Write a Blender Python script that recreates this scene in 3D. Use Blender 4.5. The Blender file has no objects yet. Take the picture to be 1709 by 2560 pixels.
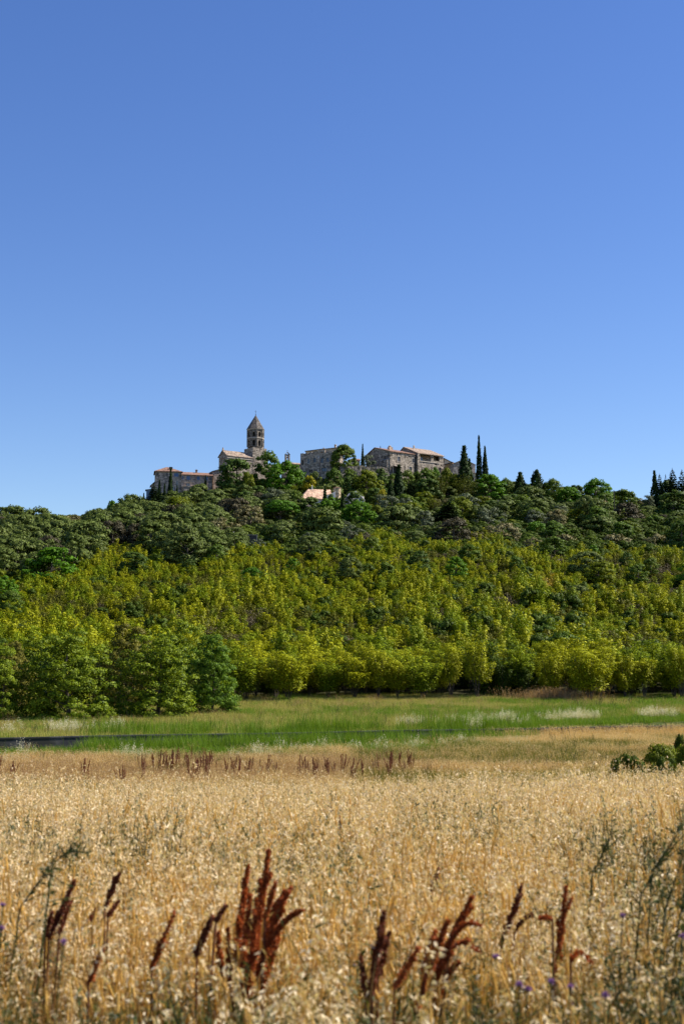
import bpy, math, random
import numpy as np
from mathutils import Vector

random.seed(7)
rng = np.random.default_rng(7)
scene = bpy.context.scene
COL = scene.collection
R = math.radians

# ------------------------------------------------------------------ camera
F = 3555.0                      # focal length in photograph pixels (50 mm, 36 mm tall frame)
CZ = 1.75
PITCH = math.atan(420.0 / F)
CP, SP = math.cos(PITCH), math.sin(PITCH)


def P(u, v, D):
    """world point seen at photograph pixel (u, v) at ground distance D"""
    dx, dy = (u - 854.5) / F, (1280.0 - v) / F
    fw, up = CP - dy * SP, SP + dy * CP
    return Vector((D * dx / fw, D, CZ + D * up / fw))


cam_d = bpy.data.cameras.new('camera')
cam = bpy.data.objects.new('camera', cam_d)
COL.objects.link(cam)
cam.location = (0, 0, CZ)
cam.rotation_euler = (math.pi / 2 + PITCH, 0, 0)
cam_d.sensor_fit = 'VERTICAL'
cam_d.sensor_height = 36.0
cam_d.sensor_width = 24.0
cam_d.lens = 50.0
cam_d.clip_start = 0.1
cam_d.clip_end = 12000
cam_d.dof.use_dof = True
cam_d.dof.focus_distance = 330.0
cam_d.dof.aperture_fstop = 4.2
scene.camera = cam

# ------------------------------------------------------------------ light
SUN_EL, SUN_TH = R(47), R(101)        # azimuth measured from "towards camera" round to the right
sdir = Vector((math.sin(SUN_TH) * math.cos(SUN_EL), -math.cos(SUN_TH) * math.cos(SUN_EL), math.sin(SUN_EL)))
sd = bpy.data.lights.new('sun', 'SUN')
sd.energy = 5.0
sd.angle = R(0.5)
sd.color = (1.0, 0.93, 0.80)
sun = bpy.data.objects.new('sun', sd)
COL.objects.link(sun)
sun.rotation_euler = sdir.to_track_quat('Z', 'Y').to_euler()

world = bpy.data.worlds.new('World')
scene.world = world
world.use_nodes = True
wn, wl = world.node_tree.nodes, world.node_tree.links
wn.clear()
sky = wn.new('ShaderNodeTexSky')
sky.sky_type = 'NISHITA'
sky.sun_disc = False
sky.sun_elevation = SUN_EL
sky.sun_rotation = math.atan2(sdir.x, sdir.y)
sky.altitude = 300
sky.air_density = 1.0
sky.dust_density = 0.22
sky.ozone_density = 3.0
hsv = wn.new('ShaderNodeHueSaturation')
hsv.inputs['Hue'].default_value = 0.515
hsv.inputs['Saturation'].default_value = 1.22
hsv.inputs['Value'].default_value = 1.0
bg = wn.new('ShaderNodeBackground')
bg.inputs['Strength'].default_value = 0.092
wo = wn.new('ShaderNodeOutputWorld')
wl.new(sky.outputs[0], hsv.inputs['Color'])
wl.new(hsv.outputs[0], bg.inputs['Color'])
wl.new(bg.outputs[0], wo.inputs['Surface'])

vs = scene.view_settings
vs.view_transform = 'Standard'
vs.look = 'None'
vs.exposure = 0.75
vs.gamma = 1.0
scene.cycles.max_bounces = 6
scene.cycles.diffuse_bounces = 3
scene.cycles.transmission_bounces = 3
scene.cycles.sample_clamp_indirect = 4

# ------------------------------------------------------------------ materials
MATS = {}


def new_mat(name):
    m = bpy.data.materials.new(name)
    m.use_nodes = True
    n, l = m.node_tree.nodes, m.node_tree.links
    n.clear()
    out = n.new('ShaderNodeOutputMaterial')
    MATS[name] = m
    return m, n, l, out


def mixrgb(n, l, fac, a, b, mode='MIX'):
    x = n.new('ShaderNodeMix')
    x.data_type = 'RGBA'
    x.blend_type = mode
    for sock, val in ((x.inputs[0], fac), (x.inputs[6], a), (x.inputs[7], b)):
        if hasattr(val, 'links'):
            l.new(val, sock)
        elif isinstance(val, (int, float)):
            sock.default_value = val
        else:
            sock.default_value = (*val, 1)
    return x.outputs[2]


def leaf_mat(name, c0, c1, c2=None, trans=0.3, per_obj=0.5, rough=0.55, spec=0.25, tcol=1.25):
    """foliage: colour varies between leaves and between plants"""
    m, n, l, out = new_mat(name)
    geo = n.new('ShaderNodeNewGeometry')
    oi = n.new('ShaderNodeObjectInfo')
    col = mixrgb(n, l, geo.outputs['Random Per Island'], c0, c1)
    if c2 is not None:
        mr = n.new('ShaderNodeMath'); mr.operation = 'MULTIPLY'
        l.new(oi.outputs['Random'], mr.inputs[0]); mr.inputs[1].default_value = per_obj
        col = mixrgb(n, l, mr.outputs[0], col, c2)
    p = n.new('ShaderNodeBsdfPrincipled')
    l.new(col, p.inputs['Base Color'])
    p.inputs['Roughness'].default_value = rough
    p.inputs['Specular IOR Level'].default_value = spec
    t = n.new('ShaderNodeBsdfTranslucent')
    tc = mixrgb(n, l, 1.0, col, (tcol, tcol, tcol * 0.55), 'MULTIPLY')
    l.new(tc, t.inputs['Color'])
    mx = n.new('ShaderNodeMixShader')
    mx.inputs[0].default_value = trans
    l.new(p.outputs[0], mx.inputs[1]); l.new(t.outputs[0], mx.inputs[2])
    l.new(mx.outputs[0], out.inputs['Surface'])
    return m


def rough_mat(name, c0, c1, scale=2.0, rough=0.9, c2=None, scale2=6.0, thr=0.6, bump=0.0, spec=0.2, cells=0.0):
    """weathered surface: two noise scales, optional spots of a third colour and stone cells"""
    m, n, l, out = new_mat(name)
    tc = n.new('ShaderNodeTexCoord')
    nz = n.new('ShaderNodeTexNoise')
    nz.inputs['Scale'].default_value = scale
    nz.inputs['Detail'].default_value = 6
    nz.inputs['Roughness'].default_value = 0.65
    l.new(tc.outputs['Object'], nz.inputs['Vector'])
    rp = n.new('ShaderNodeValToRGB')
    rp.color_ramp.elements[0].position = 0.35
    rp.color_ramp.elements[1].position = 0.65
    rp.color_ramp.elements[0].color = (*c0, 1)
    rp.color_ramp.elements[1].color = (*c1, 1)
    l.new(nz.outputs['Fac'], rp.inputs[0])
    col = rp.outputs[0]
    hgt = nz.outputs['Fac']
    if cells:
        mp = n.new('ShaderNodeMapping')
        mp.inputs['Scale'].default_value = (1.0, 1.0, 1.7)
        l.new(tc.outputs['Object'], mp.inputs['Vector'])
        vo = n.new('ShaderNodeTexVoronoi')
        vo.inputs['Scale'].default_value = cells
        l.new(mp.outputs[0], vo.inputs['Vector'])
        sp = n.new('ShaderNodeSeparateColor')
        l.new(vo.outputs['Color'], sp.inputs[0])
        mr = n.new('ShaderNodeMapRange')
        mr.inputs['To Min'].default_value = 0.42
        mr.inputs['To Max'].default_value = 1.35
        l.new(sp.outputs[0], mr.inputs['Value'])
        cc = n.new('ShaderNodeCombineColor')
        for i in range(3):
            l.new(mr.outputs[0], cc.inputs[i])
        col = mixrgb(n, l, 1.0, col, cc.outputs[0], 'MULTIPLY')
        hgt = mr.outputs[0]
    if c2 is not None:
        n2 = n.new('ShaderNodeTexNoise')
        n2.inputs['Scale'].default_value = scale2
        n2.inputs['Detail'].default_value = 4
        l.new(tc.outputs['Object'], n2.inputs['Vector'])
        r2 = n.new('ShaderNodeMapRange')
        r2.inputs['From Min'].default_value = thr - 0.05
        r2.inputs['From Max'].default_value = thr + 0.05
        l.new(n2.outputs['Fac'], r2.inputs['Value'])
        col = mixrgb(n, l, r2.outputs[0], col, c2)
    p = n.new('ShaderNodeBsdfPrincipled')
    l.new(col, p.inputs['Base Color'])
    p.inputs['Roughness'].default_value = rough
    p.inputs['Specular IOR Level'].default_value = spec
    if bump:
        b = n.new('ShaderNodeBump')
        b.inputs['Strength'].default_value = bump
        b.inputs['Distance'].default_value = 0.15
        l.new(hgt, b.inputs['Height'])
        l.new(b.outputs[0], p.inputs['Normal'])
    l.new(p.outputs[0], out.inputs['Surface'])
    return m


M = MATS
# foliage
leaf_mat('holm_oak_leaf', (0.028, 0.046, 0.008), (0.165, 0.205, 0.048), (0.09, 0.13, 0.02), trans=0.12, spec=0.08)
leaf_mat('pale_oak_leaf', (0.045, 0.045, 0.015), (0.29, 0.255, 0.12), (0.15, 0.14, 0.05), trans=0.12, spec=0.08)
leaf_mat('dusky_oak_leaf', (0.026, 0.026, 0.014), (0.11, 0.095, 0.05), (0.06, 0.052, 0.03), trans=0.1, spec=0.08)
leaf_mat('bright_leaf', (0.022, 0.075, 0.004), (0.115, 0.25, 0.012), (0.1, 0.19, 0.008), trans=0.25, spec=0.1)
leaf_mat('mid_leaf', (0.022, 0.055, 0.006), (0.13, 0.205, 0.02), (0.13, 0.155, 0.014), trans=0.2, spec=0.1)
leaf_mat('dark_leaf', (0.02, 0.045, 0.007), (0.1, 0.155, 0.022), (0.06, 0.105, 0.014), trans=0.15, spec=0.1)
leaf_mat('lime_leaf', (0.055, 0.085, 0.005), (0.215, 0.245, 0.012), (0.12, 0.15, 0.01), trans=0.3, spec=0.1)
leaf_mat('yellow_leaf', (0.18, 0.175, 0.008), (0.46, 0.4, 0.02), (0.3, 0.28, 0.012), trans=0.3, spec=0.1)
leaf_mat('olive_leaf', (0.045, 0.062, 0.032), (0.165, 0.195, 0.12), (0.09, 0.115, 0.055), trans=0.12, spec=0.12)
leaf_mat('cypress_leaf', (0.007, 0.017, 0.005), (0.024, 0.048, 0.012), (0.02, 0.04, 0.008), trans=0.05, spec=0.05)
leaf_mat('conifer_leaf', (0.01, 0.024, 0.008), (0.042, 0.066, 0.02), (0.02, 0.045, 0.014), trans=0.08, spec=0.05)
leaf_mat('aleppo_leaf', (0.04, 0.055, 0.006), (0.15, 0.155, 0.014), (0.07, 0.09, 0.008), trans=0.15, spec=0.08)
leaf_mat('front_leaf', (0.024, 0.06, 0.003), (0.27, 0.335, 0.016), (0.13, 0.18, 0.008), trans=0.25, spec=0.12)
leaf_mat('teal_front_leaf', (0.02, 0.06, 0.005), (0.17, 0.27, 0.02), (0.1, 0.18, 0.012), trans=0.25, spec=0.12)
leaf_mat('brown_front_leaf', (0.05, 0.055, 0.006), (0.24, 0.215, 0.03), (0.12, 0.12, 0.02), trans=0.2, spec=0.1)
leaf_mat('scrub_leaf', (0.085, 0.108, 0.003), (0.48, 0.47, 0.012), (0.26, 0.28, 0.007), trans=0.18, per_obj=0.7, spec=0.08)
leaf_mat('olive_scrub_leaf', (0.055, 0.066, 0.006), (0.2, 0.195, 0.018), (0.1, 0.105, 0.012), trans=0.15, spec=0.08)
leaf_mat('green_scrub_leaf', (0.024, 0.05, 0.006), (0.085, 0.13, 0.012), (0.07, 0.1, 0.008), trans=0.2, spec=0.08)
leaf_mat('brown_scrub_leaf', (0.075, 0.060, 0.030), (0.165, 0.125, 0.065), (0.10, 0.085, 0.04), trans=0.1)
leaf_mat('flower_scrub_leaf', (0.30, 0.22, 0.012), (0.48, 0.33, 0.02), (0.3, 0.25, 0.01), trans=0.2)
leaf_mat('rust_leaf', (0.16, 0.08, 0.03), (0.28, 0.14, 0.05), trans=0.2)
leaf_mat('green_lime_leaf', (0.052, 0.09, 0.004), (0.35, 0.4, 0.013), (0.16, 0.22, 0.006), trans=0.18, per_obj=0.7, spec=0.08)
leaf_mat('under_straw', (0.1, 0.048, 0.01), (0.42, 0.225, 0.07), (0.28, 0.15, 0.035), trans=0.22)  # darker than the other straw: shade between stems put into the colour
leaf_mat('fresh_blade', (0.045, 0.075, 0.01), (0.19, 0.22, 0.035), (0.12, 0.13, 0.02), trans=0.35)
# grass
leaf_mat('straw', (0.38, 0.205, 0.05), (0.78, 0.53, 0.19), (0.65, 0.38, 0.1), trans=0.26, spec=0.3)
leaf_mat('pale_spikelet', (0.56, 0.38, 0.17), (0.98, 0.87, 0.62), (0.80, 0.58, 0.28), trans=0.3, rough=0.4, spec=0.35, tcol=1.05)
leaf_mat('golden_ear', (0.46, 0.25, 0.045), (0.84, 0.55, 0.15), (0.7, 0.4, 0.08), trans=0.22, spec=0.3)
leaf_mat('orange_straw', (0.38, 0.18, 0.038), (0.72, 0.4, 0.11), (0.58, 0.31, 0.065), trans=0.24)
leaf_mat('weed_leaf', (0.02, 0.03, 0.008), (0.085, 0.105, 0.026), (0.06, 0.07, 0.018), trans=0.25)
leaf_mat('green_oat', (0.075, 0.090, 0.035), (0.19, 0.20, 0.09), (0.16, 0.15, 0.07), trans=0.3)
leaf_mat('meadow_green', (0.048, 0.12, 0.006), (0.2, 0.32, 0.022), (0.17, 0.23, 0.018), trans=0.35, spec=0.15)
leaf_mat('meadow_dry', (0.22, 0.215, 0.045), (0.55, 0.49, 0.15), (0.4, 0.35, 0.09), trans=0.3, spec=0.15)
leaf_mat('field_pale', (0.50, 0.36, 0.16), (0.82, 0.65, 0.37), (0.58, 0.42, 0.19), trans=0.3)
leaf_mat('field_brown', (0.22, 0.135, 0.055), (0.46, 0.31, 0.15), (0.38, 0.21, 0.10), trans=0.3)
leaf_mat('field_olive', (0.05, 0.065, 0.008), (0.21, 0.215, 0.03), (0.12, 0.14, 0.016), trans=0.3, spec=0.15)
leaf_mat('silver_oat', (0.50, 0.45, 0.32), (0.84, 0.79, 0.66), (0.6, 0.55, 0.35), trans=0.35)
leaf_mat('dock_seed', (0.15, 0.03, 0.009), (0.6, 0.165, 0.045), (0.38, 0.085, 0.022), trans=0.2, spec=0.1)
leaf_mat('dock_stem', (0.085, 0.025, 0.012), (0.15, 0.05, 0.02), trans=0.0)
leaf_mat('dark_dock_seed', (0.065, 0.017, 0.007), (0.28, 0.075, 0.026), (0.16, 0.04, 0.014), trans=0.15)
leaf_mat('petal_purple', (0.22, 0.09, 0.3), (0.42, 0.22, 0.5), (0.3, 0.15, 0.4), trans=0.2)
# hard surfaces
rough_mat('bark', (0.05, 0.04, 0.03), (0.12, 0.10, 0.08), 3.0)
rough_mat('pole_wood', (0.035, 0.03, 0.028), (0.08, 0.07, 0.06), 2.0)
rough_mat('church_stone', (0.27, 0.225, 0.18), (0.4, 0.335, 0.27), 1.2, cells=1.6, bump=0.4, c2=(0.12, 0.10, 0.085), scale2=0.55, thr=0.62)
rough_mat('rubble_stone', (0.25, 0.212, 0.17), (0.47, 0.4, 0.325), 0.9, cells=1.5, bump=0.6, c2=(0.09, 0.075, 0.06), scale2=0.9, thr=0.58)
rough_mat('grey_stone', (0.33, 0.265, 0.21), (0.47, 0.385, 0.315), 1.0, cells=1.4, bump=0.4, c2=(0.12, 0.11, 0.10), scale2=0.7, thr=0.6)
rough_mat('house_stone', (0.38, 0.29, 0.225), (0.53, 0.415, 0.325), 1.0, cells=1.5, bump=0.3, c2=(0.16, 0.13, 0.11), scale2=0.6, thr=0.62)
rough_mat('pink_stone', (0.34, 0.275, 0.22), (0.48, 0.395, 0.32), 1.0, cells=1.4, bump=0.3)
rough_mat('cream_render', (0.52, 0.42, 0.30), (0.62, 0.52, 0.39), 0.8)
rough_mat('ochre_render', (0.40, 0.225, 0.105), (0.50, 0.30, 0.15), 0.7)
rough_mat('tan_render', (0.46, 0.35, 0.22), (0.56, 0.44, 0.29), 0.9, cells=1.5, bump=0.2)
rough_mat('white_render', (0.66, 0.61, 0.54), (0.76, 0.71, 0.63), 0.8)
rough_mat('blue_render', (0.13, 0.19, 0.27), (0.17, 0.24, 0.34), 0.8)
rough_mat('stone_trim', (0.40, 0.35, 0.29), (0.50, 0.44, 0.37), 1.5)
rough_mat('dark_trim', (0.09, 0.075, 0.065), (0.15, 0.125, 0.105), 1.5)
rough_mat('slate_spire', (0.1, 0.088, 0.078), (0.175, 0.15, 0.13), 2.2, cells=2.2, bump=0.3)
rough_mat('tile_roof', (0.2, 0.115, 0.082), (0.3, 0.18, 0.13), 1.6, cells=2.5, c2=(0.26, 0.14, 0.10), scale2=1.2, thr=0.6)
rough_mat('faded_tile', (0.26, 0.195, 0.15), (0.36, 0.28, 0.22), 1.6, cells=2.2, c2=(0.30, 0.20, 0.15), scale2=1.2, thr=0.6)
rough_mat('pale_tile', (0.55, 0.34, 0.23), (0.66, 0.46, 0.33), 1.6, cells=2.2, c2=(0.42, 0.26, 0.2), scale2=1.3, thr=0.62)
rough_mat('dark_wood', (0.05, 0.045, 0.045), (0.09, 0.08, 0.08), 1.0)
rough_mat('blue_shutter', (0.10, 0.17, 0.30), (0.13, 0.21, 0.36), 1.0, rough=0.5)
rough_mat('white_paint', (0.72, 0.70, 0.66), (0.8, 0.78, 0.74), 1.0, rough=0.5)
rough_mat('iron', (0.03, 0.03, 0.03), (0.06, 0.055, 0.05), 3.0, rough=0.6)
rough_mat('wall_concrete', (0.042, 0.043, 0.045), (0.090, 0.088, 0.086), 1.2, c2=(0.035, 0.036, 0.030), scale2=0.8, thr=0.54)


rough_mat('old_masonry', (0.15, 0.13, 0.105), (0.30, 0.255, 0.205), 0.9, cells=1.4, bump=0.6, c2=(0.08, 0.075, 0.045), scale2=0.7, thr=0.55)
rough_mat('tower_stone', (0.16, 0.135, 0.11), (0.26, 0.22, 0.18), 1.2, cells=1.6, bump=0.4)


def glass_mat():
    m, n, l, out = new_mat('window_glass')
    p = n.new('ShaderNodeBsdfPrincipled')
    p.inputs['Base Color'].default_value = (0.035, 0.05, 0.07, 1)
    p.inputs['Roughness'].default_value = 0.12
    p.inputs['Specular IOR Level'].default_value = 0.9
    l.new(p.outputs[0], out.inputs['Surface'])
    m2, n, l, out = new_mat('interior_shade')  # near-black colour in place of the shade inside openings
    p = n.new('ShaderNodeBsdfPrincipled')
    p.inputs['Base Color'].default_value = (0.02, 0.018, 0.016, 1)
    p.inputs['Roughness'].default_value = 0.9
    l.new(p.outputs[0], out.inputs['Surface'])


glass_mat()

# ------------------------------------------------------------------ object helpers


def obj(name, me, parent=None):
    o = bpy.data.objects.new(name, me)
    COL.objects.link(o)
    if parent is not None:
        o.parent = parent
    return o


def tag(o, label, cat, group=None, kind=None):
    if label: o['label'] = label
    if cat: o['category'] = cat
    if group: o['group'] = group
    if kind: o['kind'] = kind
    return o


def thing(name, label, cat, loc=(0, 0, 0), rz=0.0, group=None):
    o = bpy.data.objects.new(name, None)
    COL.objects.link(o)
    o.empty_display_size = 0.5
    o.location = loc
    o.rotation_euler = (0, 0, rz)
    return tag(o, label, cat, group)


def mesh_np(name, V, Q, mats, midx=None, tris=None, smooth=False):
    """quads Q (n,4) and optional tris (m,3)"""
    V = np.asarray(V, dtype=np.float32)
    Q = np.asarray(Q, dtype=np.int32).reshape(-1, 4)
    T = np.zeros((0, 3), np.int32) if tris is None else np.asarray(tris, np.int32).reshape(-1, 3)
    me = bpy.data.meshes.new(name)
    me.vertices.add(len(V))
    me.vertices.foreach_set('co', V.ravel())
    nl = len(Q) * 4 + len(T) * 3
    me.loops.add(nl)
    me.loops.foreach_set('vertex_index', np.concatenate([Q.ravel(), T.ravel()]))
    me.polygons.add(len(Q) + len(T))
    st = np.concatenate([np.arange(len(Q)) * 4, len(Q) * 4 + np.arange(len(T)) * 3]).astype(np.int32)
    me.polygons.foreach_set('loop_start', st)
    if midx is not None:
        me.polygons.foreach_set('material_index', np.asarray(midx, np.int32))
    me.polygons.foreach_set('use_smooth', np.full(len(Q) + len(T), smooth))
    for m in mats:
        me.materials.append(M[m])
    me.update(calc_edges=True)
    me.validate()
    return me


def unit(a):
    return a / np.maximum(np.linalg.norm(a, axis=-1, keepdims=True), 1e-9)


def diamonds(pos, nrm, tan, L, W, off=0):
    """leaf shaped quads; returns V, Q"""
    n = len(pos)
    tan = unit(tan - nrm * np.sum(tan * nrm, -1, keepdims=True))
    b = np.cross(nrm, tan)
    L = np.broadcast_to(np.asarray(L, float), (n,))[:, None]
    W = np.broadcast_to(np.asarray(W, float), (n,))[:, None]
    V = np.stack([pos, pos + tan * L * .45 - b * W * .5 + nrm * L * .06, pos + tan * L, pos + tan * L * .45 + b * W * .5 + nrm * L * .06], 1)
    Q = np.arange(n * 4).reshape(n, 4) + off
    return V.reshape(-1, 3), Q


def rand_dirs(n, r=rng):
    return unit(r.normal(size=(n, 3)))


class Acc:
    """collects quads with a material index"""
    def __init__(s):
        s.V, s.Q, s.I, s.n, s.N, s.hasn = [], [], [], 0, [], False

    def add(s, V, Q, mi=0, N=None):
        V = np.asarray(V, float)
        s.V.append(V); s.Q.append(np.asarray(Q) + s.n); s.I.append(np.full(len(Q), mi)); s.n += len(V)
        s.N.append(np.zeros((len(V), 3)) if N is None else N)
        s.hasn |= N is not None

    def leaves(s, pos, nrm, tan, L, W, mi=0, sn=None):
        V, Q = diamonds(pos, nrm, tan, L, W)
        s.add(V, Q, mi, None if sn is None else np.repeat(sn, 4, 0))

    def tube(s, pts, rad, sides=6, mi=0):
        pts = np.asarray(pts, float)
        k = len(pts)
        t = unit(np.gradient(pts, axis=0))
        ref = np.where(np.abs(t[:, 2:3]) > .9, np.array([[1., 0, 0]]), np.array([[0, 0, 1.]]))
        a = unit(np.cross(t, ref)); b = np.cross(t, a)
        ang = np.arange(sides) * 2 * math.pi / sides
        rad = np.broadcast_to(np.asarray(rad, float), (k,))
        V = pts[:, None] + rad[:, None, None] * (np.cos(ang)[None, :, None] * a[:, None] + np.sin(ang)[None, :, None] * b[:, None])
        Q = []
        for i in range(k - 1):
            for j in range(sides):
                j2 = (j + 1) % sides
                Q.append((i * sides + j, i * sides + j2, (i + 1) * sides + j2, (i + 1) * sides + j))
        s.add(V.reshape(-1, 3), Q, mi)

    def ribbon(s, pts, w, side, mi=0):
        pts = np.asarray(pts, float)
        k = len(pts)
        w = np.broadcast_to(np.asarray(w, float), (k,))[:, None]
        side = np.asarray(side, float)
        V = np.concatenate([pts - side * w * .5, pts + side * w * .5], 0)
        Q = [(i, i + 1, k + i + 1, k + i) for i in range(k - 1)]
        s.add(V, Q, mi)

    def mesh(s, name, mats, smooth=False):
        me = mesh_np(name, np.concatenate(s.V), np.concatenate(s.Q), mats, np.concatenate(s.I), smooth=smooth or s.hasn)
        if s.hasn:      # leaves of one clump share the clump's rounding, so clumps shade softly
            N = np.concatenate(s.N)
            if len(N) == len(me.vertices): me.normals_split_custom_set_from_vertices(N.tolist())
        return me


# ------------------------------------------------------------------ terrain
def vnoise(x, y, seed=0):
    x = np.asarray(x, float); y = np.asarray(y, float)
    xi, yi = np.floor(x).astype(int), np.floor(y).astype(int)
    xf, yf = x - xi, y - yi
    xf, yf = xf * xf * (3 - 2 * xf), yf * yf * (3 - 2 * yf)

    def h(a, b):
        v = np.sin(a * 127.1 + b * 311.7 + seed * 74.7) * 43758.5453
        return v - np.floor(v)
    return (h(xi, yi) * (1 - xf) + h(xi + 1, yi) * xf) * (1 - yf) + (h(xi, yi + 1) * (1 - xf) + h(xi + 1, yi + 1) * xf) * yf


def fbm(x, y, seed=0):
    return (vnoise(x, y, seed) + .5 * vnoise(x * 2.1, y * 2.1, seed + 1) + .25 * vnoise(x * 4.3, y * 4.3, seed + 2)) / 1.75


def hermite(xs, ys, x):
    xs, ys = np.asarray(xs, float), np.asarray(ys, float)
    d = np.diff(ys) / np.diff(xs)
    m = np.zeros(len(xs))
    for i in range(1, len(xs) - 1):
        m[i] = 0 if d[i - 1] * d[i] <= 0 else 2 * d[i - 1] * d[i] / (d[i - 1] + d[i])
    m[0], m[-1] = d[0], d[-1]
    x = np.clip(x, xs[0], xs[-1])
    i = np.clip(np.searchsorted(xs, x) - 1, 0, len(xs) - 2)
    h = xs[i + 1] - xs[i]
    t = (x - xs[i]) / h
    return ((2 * t**3 - 3 * t**2 + 1) * ys[i] + (t**3 - 2 * t**2 + t) * h * m[i] + (-2 * t**3 + 3 * t**2) * ys[i + 1] + (t**3 - t**2) * h * m[i + 1])


FD = [-60, 0, 5, 10, 16, 24, 30, 38, 48, 60, 80, 100, 140]
FZ = [0.2, 0, -.06, -.2, -.50, -1.04, -1.68, -2.3, -2.72, -2.95, -3.0, -2.9, -2.9]
HU = np.array([-400, 0, 300, 600, 854, 1150, 1450, 1709, 2100], float)
HD = [100, 110, 125, 150, 200, 250, 290, 340, 400, 436, 449, 470, 520, 620, 900, 4000]
HV = {200: [1640, 1640, 1638, 1632, 1630, 1630, 1636, 1645, 1650],
      250: [1525, 1520, 1512, 1506, 1500, 1498, 1504, 1515, 1520],
      290: [1460, 1452, 1440, 1424, 1408, 1408, 1416, 1425, 1430],
      340: [1400, 1390, 1372, 1362, 1358, 1352, 1360, 1368, 1375],
      400: [1355, 1344, 1322, 1300, 1290, 1290, 1294, 1310, 1330],
      449: [1358, 1345, 1268, 1200, 1193, 1199, 1250, 1280, 1305],
      436: [1355, 1342, 1292, 1250, 1238, 1240, 1258, 1285, 1305]}
H470 = [1365, 1350, 1272, 1200, 1194, 1202, 1255, 1285, 1310]
HZ = np.zeros((len(HD), len(HU)))
for i, D in enumerate(HD):
    for j in range(len(HU)):
        if D <= 110: z = -2.05 if D == 100 else -1.85
        elif D == 125: z = -1.2
        elif D == 150: z = -0.35
        elif D in HV: z = CZ + (1700 - HV[D][j]) / F * D
        elif D == 470: z = CZ + (1700 - H470[j]) / F * D
        elif D == 520: z = (CZ + (1700 - H470[j]) / F * 470) - 4
        elif D == 620: z = 30
        elif D == 900: z = 4
        else: z = -5
        HZ[i, j] = z
DD = np.concatenate([np.arange(100, 640, 2.0), np.arange(640, 4001, 40.0)])
HT = np.stack([hermite(HD, HZ[:, j], DD) for j in range(len(HU))], 1)


def wall_y(x):
    return 102 + 0.5 * np.asarray(x, float)


def gz(x, y):
    x = np.asarray(x, float); y = np.asarray(y, float)
    u = 854.5 + F * .993 * x / np.maximum(y, 20)
    zf = hermite(FD, FZ, y) + .2 * (u > 854) * np.clip((u - 854) / 854, 0, 1.3) * np.exp(-((y - 25) / 9.) ** 2) + .06 * (np.clip((u - 854) / 854, -1.5, 1.5)) ** 2 * np.exp(-((y - 24) / 9.) ** 2)
    zf = zf + .10 * (fbm(x / 6, y / 6, 3) - .5) * np.clip(y / 12, 0, 1)
    uu = np.clip(u, HU[0], HU[-1])
    ui = np.clip(np.searchsorted(HU, uu) - 1, 0, len(HU) - 2)
    ut = (uu - HU[ui]) / (HU[ui + 1] - HU[ui])
    yy = np.clip(y, 100, 4000)
    di = np.clip(np.searchsorted(DD, yy) - 1, 0, len(DD) - 2)
    dt = (yy - DD[di]) / (DD[di + 1] - DD[di])
    a = HT[di, ui] * (1 - ut) + HT[di, ui + 1] * ut
    b = HT[di + 1, ui] * (1 - ut) + HT[di + 1, ui + 1] * ut
    zb = a * (1 - dt) + b * dt
    zb = zb + .35 * (fbm(x / 14, y / 14, 9) - .5) * np.clip((y - 108) / 40, 0, 2.5)
    s = np.clip((y - np.clip(wall_y(x), 70, 135) - .1) / .5, 0, 1)
    return zf * (1 - s) + zb * s


def G(x, y):
    return float(gz(x, y))


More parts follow.
